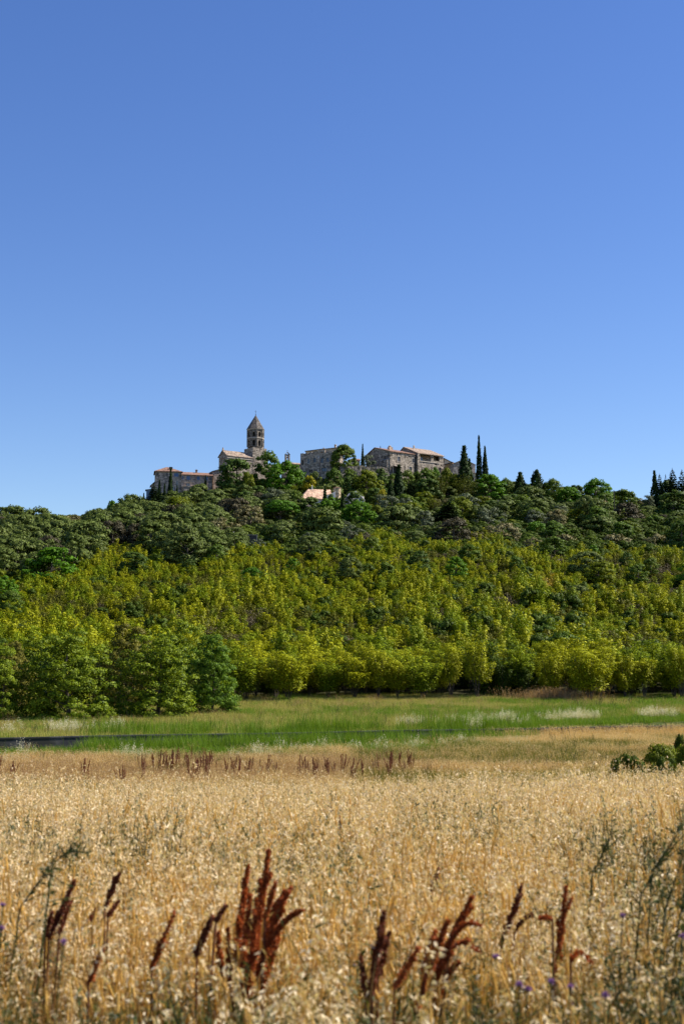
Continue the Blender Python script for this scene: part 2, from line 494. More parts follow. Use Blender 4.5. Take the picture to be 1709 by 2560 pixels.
def build_ground():
    ys = np.concatenate([np.arange(-60, 0, 6.), np.arange(0, 60, 1.), np.arange(60, 84, 1.5), np.arange(84, 126, .5), np.arange(126, 180, 3), np.arange(180, 640, 6), np.arange(640, 1000, 40), np.arange(1000, 4001, 300)])
    ss = np.linspace(-1, 1, 121)
    Y, S = np.meshgrid(ys, ss, indexing='ij')
    X = S * (22 + .55 * np.maximum(Y, 0))
    Z = gz(X, Y)
    V = np.stack([X, Y, Z], -1).reshape(-1, 3)
    n = len(ss)
    i, j = np.meshgrid(np.arange(len(ys) - 1), np.arange(n - 1), indexing='ij')
    a = (i * n + j).ravel()
    Q = np.stack([a, a + 1, a + n + 1, a + n], 1)
    m, nn, l, out = new_mat('ground_earth')
    geo = nn.new('ShaderNodeNewGeometry')
    sp = nn.new('ShaderNodeSeparateXYZ')
    l.new(geo.outputs['Position'], sp.inputs[0])
    nz = nn.new('ShaderNodeTexNoise'); nz.inputs['Scale'].default_value = .35; nz.inputs['Detail'].default_value = 6
    l.new(geo.outputs['Position'], nz.inputs['Vector'])
    nf = nn.new('ShaderNodeTexNoise'); nf.inputs['Scale'].default_value = 6; nf.inputs['Detail'].default_value = 4
    l.new(geo.outputs['Position'], nf.inputs['Vector'])
    straw = mixrgb(nn, l, nf.outputs[0], (0.10, 0.06, 0.02), (0.34, 0.22, 0.08))
    mr = nn.new('ShaderNodeMapRange'); mr.inputs['From Min'].default_value = .42; mr.inputs['From Max'].default_value = .6
    l.new(nz.outputs[0], mr.inputs['Value'])
    mead = mixrgb(nn, l, mr.outputs[0], (0.055, 0.085, 0.018), (0.20, 0.18, 0.06))
    mead = mixrgb(nn, l, nf.outputs[0], mead, (0.06, 0.07, 0.02))
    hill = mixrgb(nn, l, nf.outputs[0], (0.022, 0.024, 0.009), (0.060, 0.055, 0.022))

    def step(v, a, b):
        r = nn.new('ShaderNodeMapRange'); r.inputs['From Min'].default_value = a; r.inputs['From Max'].default_value = b
        l.new(v, r.inputs['Value']); return r.outputs[0]
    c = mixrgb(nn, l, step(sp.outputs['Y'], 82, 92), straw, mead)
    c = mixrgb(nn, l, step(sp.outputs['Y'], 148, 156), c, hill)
    p = nn.new('ShaderNodeBsdfPrincipled'); p.inputs['Roughness'].default_value = .95; p.inputs['Specular IOR Level'].default_value = .1
    l.new(c, p.inputs['Base Color'])
    l.new(p.outputs[0], out.inputs['Surface'])
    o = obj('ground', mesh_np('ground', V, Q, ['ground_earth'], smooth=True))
    o['kind'] = 'structure'


build_ground()


# ------------------------------------------------------------------ scatter (stuff)
def scatter(name, label, cat, x, y, rz, tilt, scl, idx, templates, zoff=0.0, z=None):
    """one object whose points carry instanced tufts"""
    n = len(x)
    z = gz(x, y) + zoff if z is None else z
    me = bpy.data.meshes.new(name)
    me.vertices.add(n)
    me.vertices.foreach_set('co', np.stack([x, y, z], 1).astype(np.float32).ravel())
    rot = np.stack([tilt[:, 0], tilt[:, 1], rz], 1).astype(np.float32)
    a = me.attributes.new('rot', 'FLOAT_VECTOR', 'POINT'); a.data.foreach_set('vector', rot.ravel())
    a = me.attributes.new('scl', 'FLOAT_VECTOR', 'POINT'); a.data.foreach_set('vector', np.asarray(scl, np.float32).ravel())
    a = me.attributes.new('idx', 'INT', 'POINT'); a.data.foreach_set('value', np.asarray(idx, np.int32))
    for t in templates:
        for m in t.data.materials:
            if m.name not in me.materials: me.materials.append(m)
    o = obj(name, me)
    ng = bpy.data.node_groups.new(name + '_nodes', 'GeometryNodeTree')
    ng.interface.new_socket('Geometry', in_out='INPUT', socket_type='NodeSocketGeometry')
    ng.interface.new_socket('Geometry', in_out='OUTPUT', socket_type='NodeSocketGeometry')
    N, L = ng.nodes, ng.links
    gi, go = N.new('NodeGroupInput'), N.new('NodeGroupOutput')
    iop = N.new('GeometryNodeInstanceOnPoints')
    jn = N.new('GeometryNodeJoinGeometry')
    for t in reversed(templates):
        oi = N.new('GeometryNodeObjectInfo')
        oi.inputs['Object'].default_value = t
        oi.inputs['As Instance'].default_value = True
        L.new(oi.outputs['Geometry'], jn.inputs[0])

    def attr(nm, ty):
        k = N.new('GeometryNodeInputNamedAttribute'); k.data_type = ty; k.inputs['Name'].default_value = nm
        return k.outputs[0]
    L.new(gi.outputs[0], iop.inputs['Points'])
    L.new(jn.outputs[0], iop.inputs['Instance'])
    iop.inputs['Pick Instance'].default_value = True
    L.new(attr('idx', 'INT'), iop.inputs['Instance Index'])
    L.new(attr('rot', 'FLOAT_VECTOR'), iop.inputs['Rotation'])
    L.new(attr('scl', 'FLOAT_VECTOR'), iop.inputs['Scale'])
    L.new(iop.outputs[0], go.inputs[0])
    md = o.modifiers.new('tufts', 'NODES')
    md.node_group = ng
    return tag(o, label, cat, kind='stuff')


def template(name, me):
    return bpy.data.objects.new(name, me)          # not linked: only a source for instances



# ------------------------------------------------------------------ tree templates (mesh pairs: trunk, crown)
def limb_trunk(H, r0, spread, n_limbs, start=.35, lean=.04, seed=0):
    r = np.random.default_rng(seed)
    A = Acc()
    k = 6
    zz = np.linspace(-.6, H * .72, k)
    wob = np.cumsum(r.normal(size=(k, 2)) * lean * H / k, 0)
    pts = np.column_stack([wob[:, 0], wob[:, 1], zz]); pts[:2, :2] *= .2
    A.tube(pts, np.linspace(r0 * 1.25, r0 * .3, k), 7)
    for i in range(n_limbs):
        f = start + (1 - start) * i / n_limbs * .8
        b = pts[0] + (pts[-1] - pts[0]) * f; b[:2] = np.array([np.interp(b[2], zz, pts[:, 0]), np.interp(b[2], zz, pts[:, 1])])
        az = i * 2.4 + r.uniform(0, 1)
        L = spread * (1.0 - .4 * f) * r.uniform(.6, 1)
        d = np.array([math.cos(az), math.sin(az), r.uniform(.35, .9)])
        e = b + d * L
        mid = (b + e) / 2 + np.array([0, 0, -.08 * L])
        A.tube([b, mid, e], [r0 * .42, r0 * .28, r0 * .1], 5)
    return A.mesh('trunk', ['bark'], smooth=True)


def blob_crown(mat, H, Rr, z0, nb, rb, nl, leaf, asp=.6, shape=1.0, seed=0, jitter=.5, top=1.0, droop=0.0, fill=.3, low=-.85):
    """crown of leaf clumps spread over and inside a dome; nb clumps of radius rb, nl leaves each"""
    r = np.random.default_rng(seed)
    d = rand_dirs(nb, r)
    d[:, 2] = np.where(d[:, 2] < low, -d[:, 2], d[:, 2])
    rad = 1 - fill * r.random(nb) ** 1.5
    lump = 1 + .16 * np.sin(d[:, 0] * 3 + seed) + .14 * np.sin(d[:, 1] * 4 + seed * 2.)
    zc = z0 + (H - z0) * .48
    rz = (H - z0) * .52
    if low < -.5:      # skirts stay wide towards the ground
        ns = nb // 5
        az = r.random(ns) * 6.283; dz = -r.uniform(.45, .92, ns)
        d[:ns] = np.stack([np.cos(az) * np.sqrt(1 - dz * dz), np.sin(az) * np.sqrt(1 - dz * dz), dz], 1)
        rad[:ns] = 1 - .15 * r.random(ns)
        hr = np.sqrt(1 - d[:, 2] ** 2) + 1e-6
        hr2 = np.where(d[:, 2] < 0, .82 + .18 * hr, hr)
        d[:, :2] *= (hr2 / hr)[:, None]
    c = np.stack([d[:, 0] * Rr * rad * lump, d[:, 1] * Rr * rad * lump, zc + d[:, 2] * rz * rad * np.where(d[:, 2] > 0, top, 1)], 1)
    rbs = rb * r.uniform(.65, 1.25, nb)
    pos, nrm, sns = [], [], []
    nl = int(nl * 1.15); leaf = leaf * 1.3
    for i in range(nb):
        e = rand_dirs(nl, r)
        e[:, 2] = np.where(e[:, 2] < -.2, -e[:, 2] * .7, e[:, 2])
        e = unit(e)
        rr = rbs[i] * (1 - .35 * r.random(nl) ** 2)
        p = c[i] + e * rr[:, None] * np.array([1, 1, .8])
        nn = unit(e + unit(c[i:i + 1] - np.array([[0, 0, zc - .3 * rz]])) * .3 + r.normal(size=(nl, 3)) * jitter)
        pos.append(p); nrm.append(nn)
        sns.append(unit(e * .75 + unit(c[i:i + 1] - np.array([[0, 0, zc - .3 * rz]])) * .3 + nn * .3))
    pos, nrm, sns = np.concatenate(pos), np.concatenate(nrm), np.concatenate(sns)
    n = len(pos)
    tan = rand_dirs(n, r) + np.array([0, 0, -droop])
    A = Acc()
    L = leaf * r.uniform(.65, 1.3, n)
    A.leaves(pos - unit(tan) * L[:, None] * .5, nrm, tan, L, L * asp, 0, sns)
    return A.mesh('crown', [mat])


def spindle_crown(mat, H, Rr, n, leaf, seed=0, power=.75, z0=.25, notch=.12):
    r = np.random.default_rng(seed)
    A = Acc()
    t = r.random(n) ** 1.15
    z = z0 + t * (H - z0)
    prof = np.minimum(1, (t / .12) ** .6) * (1 - t) ** power * 1.25
    az = r.random(n) * 2 * math.pi
    lum = 1 + notch * np.sin(az * 3 + z * 1.3 + seed) + notch * np.sin(az * 5 - z * 2.1)
    rr = Rr * np.minimum(prof, 1) * lum * (1 - .25 * r.random(n) ** 2)
    out = np.stack([np.cos(az), np.sin(az), np.full(n, .25)], 1)
    pos = np.stack([rr * np.cos(az), rr * np.sin(az), z], 1)
    nrm = unit(out + r.normal(size=(n, 3)) * .35)
    tan = np.stack([np.cos(az) * .25, np.sin(az) * .25, np.ones(n)], 1) + r.normal(size=(n, 3)) * .2
    L = leaf * r.uniform(.7, 1.4, n)
    sn = unit(out * np.array([1, 1, .8]) + r.normal(size=(n, 3)) * .25)
    A.leaves(pos, nrm, tan, L, L * .42, 0, sn)
    return A.mesh('crown', [mat])


def tier_crown(mat, H, Rr, tiers, per, leaf, seed=0, z0=.6, up=.15):
    """conifer: branches in tiers with needle sprays"""
    r = np.random.default_rng(seed)
    A = Acc()
    P_, N_, T_, L_ = [], [], [], []
    for k in range(tiers):
        f = k / (tiers - 1)
        z = z0 + (H * .97 - z0) * f
        Rk = Rr * (1 - f) ** .85 + .12
        nb = max(3, int(9 * (1 - f) + 3))
        for b in range(nb):
            az = b * 2 * math.pi / nb + k * .9 + r.uniform(-.3, .3)
            Lb = Rk * r.uniform(.65, 1.15)
            m = max(5, int(per * Lb / Rr))
            s = r.random(m) ** .7
            d = np.array([math.cos(az), math.sin(az)])
            side = r.normal(size=m) * .16 * Lb
            x = d[0] * s * Lb - d[1] * side; y = d[1] * s * Lb + d[0] * side
            zz = z + up * s * Lb - .25 * (s ** 2) * Lb * .5 + r.normal(size=m) * .06
            P_.append(np.stack([x, y, zz], 1))
            N_.append(unit(np.stack([d[0] * .3 + r.normal(size=m) * .35, d[1] * .3 + r.normal(size=m) * .35, np.ones(m)], 1)))
            T_.append(np.stack([d[0] + r.normal(size=m) * .5, d[1] + r.normal(size=m) * .5, r.normal(size=m) * .3 + .1], 1))
            L_.append(leaf * r.uniform(.7, 1.3, m))
    pos, nrm, tan, L = map(np.concatenate, (P_, N_, T_, L_))
    A.leaves(pos, nrm, tan, L, L * .5)
    t = np.linspace(0, 1, 14)
    A.leaves(np.column_stack([r.normal(size=14) * .04, r.normal(size=14) * .04, H * .9 + t * H * .1]), rand_dirs(14, r), np.tile([[0, 0, 1.]], (14, 1)), leaf, leaf * .35)
    return A.mesh('crown', [mat])


def plume_crown(mat, H, Rr, shoots, per, leaf, seed=0, z0=.12, droop=.5, asp=.45, tight=.16):
    """upright arching shoots carrying rows of leaves: the yellow green scrub"""
    r = np.random.default_rng(seed)
    A = Acc()
    P_, N_, T_, L_, S_ = [], [], [], [], []
    for k in range(shoots):
        az = k * 2.399 + r.uniform(-.4, .4)
        rad = Rr * math.sqrt((k + .5) / shoots) * r.uniform(.75, 1.1)
        h = H * (1.0 - .38 * (rad / Rr) ** 2) * r.uniform(.78, 1.06)
        tip = np.array([math.cos(az) * rad, math.sin(az) * rad, h])
        base = np.array([math.cos(az) * rad * .25, math.sin(az) * rad * .25, 0.])
        s = 1 - (1 - z0) * r.random(per) ** 1.25
        c = base + (tip - base) * s[:, None]
        c[:, :2] -= (tip - base)[:2] * (.25 * np.sin(s * math.pi))[:, None]
        a2 = r.random(per) * 2 * math.pi
        w = tight * H * (1.15 - s * .75) * r.random(per) ** .6
        o = np.stack([np.cos(a2), np.sin(a2), np.full(per, .25)], 1)
        P_.append(c + o * w[:, None])
        N_.append(unit(np.stack([np.cos(a2) * .45, np.sin(a2) * .45, np.full(per, .9)], 1) + r.normal(size=(per, 3)) * .38))
        T_.append(o * np.array([1, 1, 0]) + np.array([0, 0, -droop]) + r.normal(size=(per, 3)) * .3)
        L_.append(leaf * r.uniform(.6, 1.35, per))
        S_.append(unit(o * np.array([1, 1, 0]) * .8 + np.array([0, 0, .25]) + (s[:, None] ** 3) * np.array([0, 0, .8]) + N_[-1] * .35))
    pos, nrm, tan, L, S_ = map(np.concatenate, (P_, N_, T_, L_, S_))
    A.leaves(pos, nrm, tan, L, L * asp, 0, S_)
    return A.mesh('crown', [mat])


def stems_trunk(H, Rr, n, r0, seed=0):
    r = np.random.default_rng(seed)
    A = Acc()
    for k in range(n):
        az = k * 2.399
        rad = Rr * math.sqrt((k + .5) / n) * .7
        A.tube([[0, 0, -.4], [math.cos(az) * rad * .4, math.sin(az) * rad * .4, H * .35], [math.cos(az) * rad, math.sin(az) * rad, H * .8]], [r0, r0 * .7, r0 * .25], 5)
    return A.mesh('trunk', ['bark'], smooth=True)


SPEC = {}     # kind -> (list of (trunk mesh, crown mesh), height, radius)


def spec(kind, H, Rr, pairs):
    SPEC[kind] = (pairs, H, Rr)


oak_tr = [limb_trunk(7, .28, 2.4, 6, .3, seed=s) for s in (1, 2)]
spec('holm_oak', 7.0, 4.2, [(oak_tr[s % 2], blob_crown('holm_oak_leaf', 7, 3.5, .4, 76, .95, 62, .38, seed=10 + s, jitter=.36, fill=.2)) for s in range(4)])
spec('pale_oak', 7.0, 4.2, [(oak_tr[s % 2], blob_crown('pale_oak_leaf', 7, 3.5, .4, 58, .9, 60, .38, seed=20 + s, jitter=.4)) for s in range(2)])
spec('dusky_oak', 7.0, 4.2, [(oak_tr[s % 2], blob_crown('dusky_oak_leaf', 7, 3.5, .4, 58, .9, 60, .38, seed=25 + s, jitter=.4)) for s in range(2)])
br_tr = limb_trunk(9, .3, 3.0, 8, .3, seed=5)
for kd, mt, sd_ in (('bright', 'bright_leaf', 30), ('mid', 'mid_leaf', 34), ('dark', 'dark_leaf', 38), ('lime', 'lime_leaf', 42), ('yellow', 'yellow_leaf', 46)):
    spec(kd, 9.0, 4.6, [(br_tr, blob_crown(mt, 9, 3.7, .2, 88, .95, 56, .44, seed=sd_ + s, jitter=.5, fill=.35)) for s in range(2)])
spec('round', 9.0, 4.4, [(br_tr, blob_crown('mid_leaf', 9, 3.8, 1.0, 120, .8, 60, .40, seed=49, jitter=.35, fill=.14, low=-.7))])
spec('olive', 6.0, 3.6, [(oak_tr[0], blob_crown('olive_leaf', 6, 2.9, .5, 46, .8, 70, .34, asp=.4, seed=50 + s, jitter=.6, fill=.4)) for s in range(2)])
spec('rust', 4.0, 2.0, [(oak_tr[0], blob_crown('rust_leaf', 4, 1.6, .3, 30, .5, 40, .3, seed=56))])
thin_tr = limb_trunk(10, .2, .3, 0, seed=8)
spec('cypress', 10.0, 1.0, [(thin_tr, spindle_crown('cypress_leaf', 10, 1.0, 2600, .42, seed=60 + s, power=(1.0, .8, .55)[s])) for s in range(3)])
spec('conifer', 10.0, 3.2, [(thin_tr, tier_crown('conifer_leaf', 10, 3.0, 19, 90, .50, seed=70 + s)) for s in range(2)])
spec('aleppo', 10.0, 4.0, [(br_tr, plume_crown('aleppo_leaf', 10, 3.6, 26, 110, .42, seed=74 + s, droop=-.9, asp=.3, tight=.11)) for s in range(2)])
spec('umbrella', 7.0, 4.0, [(limb_trunk(7, .3, 2.8, 7, .5, seed=9), blob_crown('bright_leaf', 7, 3.6, 2.6, 90, .6, 60, .30, seed=78, jitter=.3, fill=.12, low=-.3))])
# near deciduous trees beside the meadow
nr_tr = [limb_trunk(9, .17, 3.2, 11, .16, lean=.1, seed=90 + s) for s in range(2)]
spec('meadow_tree', 9.0, 3.9, [(nr_tr[s % 2], blob_crown('front_leaf', 9, 3.3, -.9, 230, .68, 100, .155, asp=.7, seed=100 + s, jitter=.75, fill=.62)) for s in range(3)])
spec('teal_tree', 9.0, 3.9, [(nr_tr[0], blob_crown('teal_front_leaf', 9, 3.3, -.9, 230, .68, 100, .155, asp=.7, seed=110, jitter=.75, fill=.62))])
spec('brown_tree', 9.0, 3.9, [(nr_tr[1], blob_crown('brown_front_leaf', 9, 3.3, -.6, 230, .68, 100, .155, asp=.7, seed=112, jitter=.75, fill=.6))])
# yellow green young trees along the top of the meadow
sm = ('scrub_leaf', 'scrub_leaf', 'green_lime_leaf', 'scrub_leaf', 'green_lime_leaf')
spec('young', 6.2, 2.7, [(stems_trunk(6.2, 2.1, 7, .045, s), plume_crown(sm[s], 6.2, (2.2, 1.8, 2.4, 2.0, 2.2)[s], (15, 10, 17, 13, 14)[s], 400, .25, seed=120 + s, tight=(.15, .17, .13, .16, .14)[s], z0=(.30, .42, .34, .46, .24)[s], asp=.4)) for s in range(5)])
spec('young_green', 5.4, 2.4, [(stems_trunk(5, 2.2, 7, .045, 5), plume_crown('green_scrub_leaf', 5.4, 2.0, 12, 330, .24, seed=126, tight=.15, z0=.05))])
spec('shrub', 3.4, 1.6, [(stems_trunk(3.4, 1.1, 4, .03, s), plume_crown(sm[s], 3.4, (1.1, .8, 1.3, 1.0, .9)[s], (6, 3, 8, 5, 4)[s], 200, .28, seed=130 + s, tight=(.16, .15, .2, .18, .16)[s], z0=.05, asp=.42)) for s in range(5)])
spec('olive_shrub', 2.6, 1.5, [(stems_trunk(2.6, 1.3, 5, .03, 3), plume_crown('olive_scrub_leaf', 2.6, 1.3, 8, 62, .30, seed=140 + s, tight=.2)) for s in range(2)])
spec('green_shrub', 2.6, 1.7, [(stems_trunk(2.4, 1.4, 5, .03, 4), blob_crown('green_scrub_leaf', 2.6, 1.4, .1, 24, .5, 40, .30, seed=145 + s)) for s in range(2)])
spec('brown_shrub', 1.9, 1.7, [(stems_trunk(1.9, 1.4, 7, .03, 6), plume_crown('brown_scrub_leaf', 1.9, 1.4, 14, 44, .24, seed=150, tight=.2, droop=-.8, asp=.25))])
spec('flower_shrub', 2.6, 1.6, [(stems_trunk(2.4, 1.4, 5, .03, 3), plume_crown('flower_scrub_leaf', 2.6, 1.3, 8, 60, .30, seed=155, tight=.2))])
spec('bush', 1.6, 1.2, [(stems_trunk(1.4, 1.0, 6, .02, 7), blob_crown('green_scrub_leaf', 1.6, 1.0, .05, 90, .26, 150, .06, seed=157, jitter=.7))])
spec('lime_bush', 1.6, 1.2, [(stems_trunk(1.4, 1.0, 6, .02, 7), blob_crown('lime_leaf', 1.6, 1.0, .05, 90, .26, 150, .06, seed=158, jitter=.7))])


def plant(kind, name, label, cat, x, y, h, w, group=None, v=None, rz=None, z=None):
    """one tree or shrub: an empty at its foot with trunk and crown"""
    pairs, H, Rr = SPEC[kind]
    tr, cr = pairs[(random.randrange(len(pairs)) if v is None else v) % len(pairs)]
    t = thing(name, label, cat, (x, y, (G(x, y) if z is None else z)), random.uniform(0, 6.28) if rz is None else rz, group)
    t.scale = (w / Rr, w / Rr, h / H)
    obj('trunk', tr, t)
    obj('crown', cr, t)
    return t


EXPL = []


def plant_px(kind, name, label, cat, u, vtop, hw, D, group=None, hmin=2.0, **k):
    """crown half width hw and top row given as photograph pixels at ground distance D"""
    EXPL.append((u, vtop, hw, D))
    p = P(u, vtop, D)
    h = p.z - G(p.x, p.y)
    w = hw * D / F
    if kind in ('cypress', 'conifer', 'bush', 'lime_bush', 'meadow_tree', 'teal_tree', 'brown_tree'):
        h = max(h, hmin)
    else:       # low skirted crowns rest on the slope instead of being squashed
        h = max(h, hmin, 1.45 * w)
        k['z'] = p.z - h
    return plant(kind, name, label, cat, p.x, p.y, h, w, group, **k)


# ---- cypresses and conifers: u, top row, half width, distance
for u, v, hw, D, nm in (
        (427, 1174, 10, 431, 'tall dark cypress standing before the hipped roof house'),
        (514, 1192, 6, 434, 'small thin cypress against the blue shuttered wing'),
        (443, 1214, 6, 430, 'short slim cypress beside the small yellow shrub'),
        (399, 1203, 9, 429, 'dark cypress between the tall cypress and the layered conifer'),
        (412, 1212, 8, 429, 'low dark cypress touching the tall cypress by the hipped house'),
        (360, 1235, 7, 424, 'small cypress on the slope left of the blue outbuilding'),
        (906, 1113, 6.5, 466, 'slim cypress alone against the sky between castle and big house'),
        (812, 1219, 12, 388, 'short cypress in front of the terracotta roof'),
        (857, 1236, 13, 386, 'dark cypress just right of the round turret'),
        (976, 1202, 15, 404, 'shorter cypress of the pair below the big stone house'),
        (996, 1166, 22, 406, 'taller wider cypress of the pair below the big stone house'),
        (1159, 1119, 23, 430, 'broad pointed cypress hiding the right village house'),
        (1172, 1150, 14, 436, 'small cypress tucked behind the broad pointed cypress'),
        (1196, 1094, 9.5, 434, 'tallest thin cypress, rising highest against the sky'),
        (1211, 1120, 10, 434, 'thin cypress directly right of the tallest one'),
        (1299, 1183, 21, 424, 'squat dark cypress with a pointed top on the right skyline'),
        (1340, 1177, 20, 424, 'blunt topped dark cypress on the right skyline'),
        (1350, 1235, 13, 408, 'low narrow cypress below the blunt topped cypress'),
        (1634, 1180, 14, 428, 'pointed cypress leading the dark conifer clump at far right')):
    plant_px('cypress', 'cypress_tree', nm, 'cypress', u, v, hw, D, v=2 if 'blunt' in nm else 1 if ('squat' in nm or 'thin' in nm) else 0)
for u, v, hw, D, nm in (
        (385, 1212, 40, 422, 'dark layered conifer below the hipped roof house'),
        (1120, 1252, 48, 370, 'large dark conifer in the middle of the wooded slope'),
        (1028, 1203, 34, 418, 'layered cedar below the loggia of the big house'),
        (1647, 1186, 20, 428, 'ragged conifer second in the dark clump at far right'),
        (1662, 1188, 13, 431, 'thin short topped conifer in the dark clump at far right'),
        (1679, 1173, 30, 428, 'tallest ragged conifer in the dark clump at far right'),
        (1703, 1178, 32, 426, 'ragged conifer at the right edge of the picture')):
    plant_px('conifer', 'conifer_tree', nm, 'conifer', u, v, hw, D)
for u, v, hw, D, nm in (
        (1160, 1184, 46, 420, 'large yellowish pine with upswept boughs below the broad cypress'),
        (1098, 1184, 28, 424, 'yellowish pine below the peach walled house'),
        (1084, 1238, 26, 400, 'small olive yellow pine left of the dark conifer')):
    plant_px('aleppo', 'pine_tree', nm, 'pine', u, v, hw, D)
plant_px('umbrella', 'umbrella_pine', 'round topped bright green pine like a smooth dome', 'pine', 700, 1255, 46, 385)

# ---- broadleaf trees picked out one by one
BL = [
    ('dark', 592, 1146, 54, 437, 'large dark tree hiding the lower church nave'),
    ('lime', 622, 1184, 24, 432, 'yellow green tree low in front of the church'),
    ('mid', 672, 1132, 40, 440, 'round green tree right of the church tower base'),
    ('bright', 716, 1156, 50, 434, 'vivid green tree below the bell gable chapel'),
    ('yellow', 772, 1190, 22, 428, 'yellow leaved bush left of the castle foot'),
    ('lime', 452, 1247, 62, 400, 'broad yellow green tree below the hipped roof house'),
    ('mid', 520, 1262, 40, 392, 'green tree right of the broad yellow green tree'),
    ('round', 859, 1116, 33, 446.5, 'round tree against the castle, lit yellow on its right'),
    ('lime', 915, 1180, 40, 424, 'leafy sunlit tree below the retaining wall'),
    ('mid', 832, 1176, 28, 430, 'grey green tree below the castle corner'),
    ('dark', 872, 1194, 30, 424, 'dark tree behind the round turret'),
    ('yellow', 955, 1224, 15, 408, 'yellow bush left of the two cypresses'),
    ('bright', 828, 1246, 34, 388, 'bright green tree under the terracotta roof house'),
    ('bright', 893, 1255, 44, 382, 'tall bright green tree below the white gable'),
    ('bright', 922, 1280, 32, 372, 'bright emerald tree low on the wooded slope'),
    ('lime', 942, 1266, 24, 380, 'yellow green tree beside the emerald tree'),
    ('mid', 1018, 1178, 26, 432, 'green tree under the left windows of the big house'),
    ('mid', 1066, 1176, 32, 432, 'green tree under the loggia'),
    ('bright', 1086, 1170, 15, 438, 'small bright tree against the foot of the loggia wall'),
    ('lime', 1114, 1174, 20, 434, 'light green tree below the ochre wall'),
    ('lime', 1136, 1188, 18, 432, 'light green bush left of the broad cypress'),
    ('dark', 1070, 1196, 42, 424, 'wide dark tree below the loggia trees'),
    ('lime', 1055, 1230, 30, 404, 'yellow green tree right of the two cypresses'),
    ('bright', 1224, 1190, 50, 424, 'wide bright green tree under the thin cypresses'),
    ('mid', 1262, 1198, 24, 426, 'green tree at the right end of the village'),
    ('mid', 1377, 1202, 32, 424, 'green tree right of the blunt topped cypress'),
    ('bright', 1418, 1218, 34, 422, 'low green tree in the middle of the right skyline'),
    ('dark', 1440, 1212, 24, 428, 'dark tree behind the right skyline trees'),
    ('bright', 1487, 1199, 38, 424, 'tallest green tree on the right skyline'),
    ('mid', 1560, 1228, 40, 424, 'spreading green tree right of the utility pole'),
    ('lime', 1442, 1275, 34, 382, 'yellow green tree on the slope below the right skyline'),
    ('bright', 1340, 1305, 30, 358, 'bright green shrubby tree on the right slope'),
    ('dark', 1680, 1228, 54, 416, 'broad dark tree under the conifer clump'),
    ('dark', 1668, 1204, 34, 432, 'dark tree filling the middle of the conifer clump'),
    ('mid', 1637, 1290, 38, 385, 'green tree on the slope at far right'),
    ('mid', 1477, 1340, 28, 338, 'round green tree between the pale oaks on the right'),
    ('bright', 130, 1374, 82, 281, 'large bright green tree among the dark oaks at left'),
    ('dark', 778, 1246, 42, 391, 'dark tree hiding the wall below the terracotta roof'),
    ('mid', 738, 1232, 26, 395, 'green tree at the left end of the terracotta roof'),
    ('dark', 826, 1234, 11, 397, 'narrow dark tree before the white bay beside the turret'),
    ('dark', 884, 1233, 30, 393, 'dark tree covering the small white villa'),
    ('dark', 847, 1243, 20, 392, 'dark tree at the foot of the round turret'),
    ('mid', 1000, 1206, 30, 420, 'green tree behind the two large cypresses'),
    ('dark', 945, 1192, 30, 428, 'dark tree right of the leafy tree under the retaining wall'),
    ('mid', 985, 1186, 26, 436, 'green tree at the arched door of the big house'),
    ('mid', 1042, 1184, 22, 434, 'green tree between the big house and the loggia'),
    ('mid', 872, 1176, 24, 438, 'green bush at the left foot of the retaining wall'),
    ('dark', 952, 1174, 24, 440, 'dark bush at the right foot of the retaining wall'),
    ('bright', 281, 1254, 18, 416, 'thin open green tree on the left skyline'),
]
for kd, u, v, hw, D, lb in BL:
    plant_px(kd, 'broadleaf_tree', lb, 'tree', u, v, hw, D)
for u, v, hw, D, lb in ((1059, 1280, 36, 364, 'silver grey olive tree left of the large dark conifer'),
                        (1216, 1273, 46, 374, 'wide silver grey olive tree on the right slope'),
                        (1335, 1278, 36, 376, 'grey olive tree below the low narrow cypress'),
                        (1621, 1240, 20, 424, 'small grey olive tree at the foot of the conifer clump'),
                        (918, 1141, 24, 450, 'rounded grey green bush on top of the retaining wall'),
                        (640, 1350, 24, 322, 'grey green bush in front of the dark shed'),
                        (950, 1240, 22, 398, 'grey green tree left of the cypress pair')):
    plant_px('olive', 'olive_tree', lb, 'tree', u, v, hw, D)
plant_px('rust', 'dried_shrub', 'dry rust brown shrub beside the utility pole', 'shrub', 1511, 1252, 10, 402, hmin=1.2)

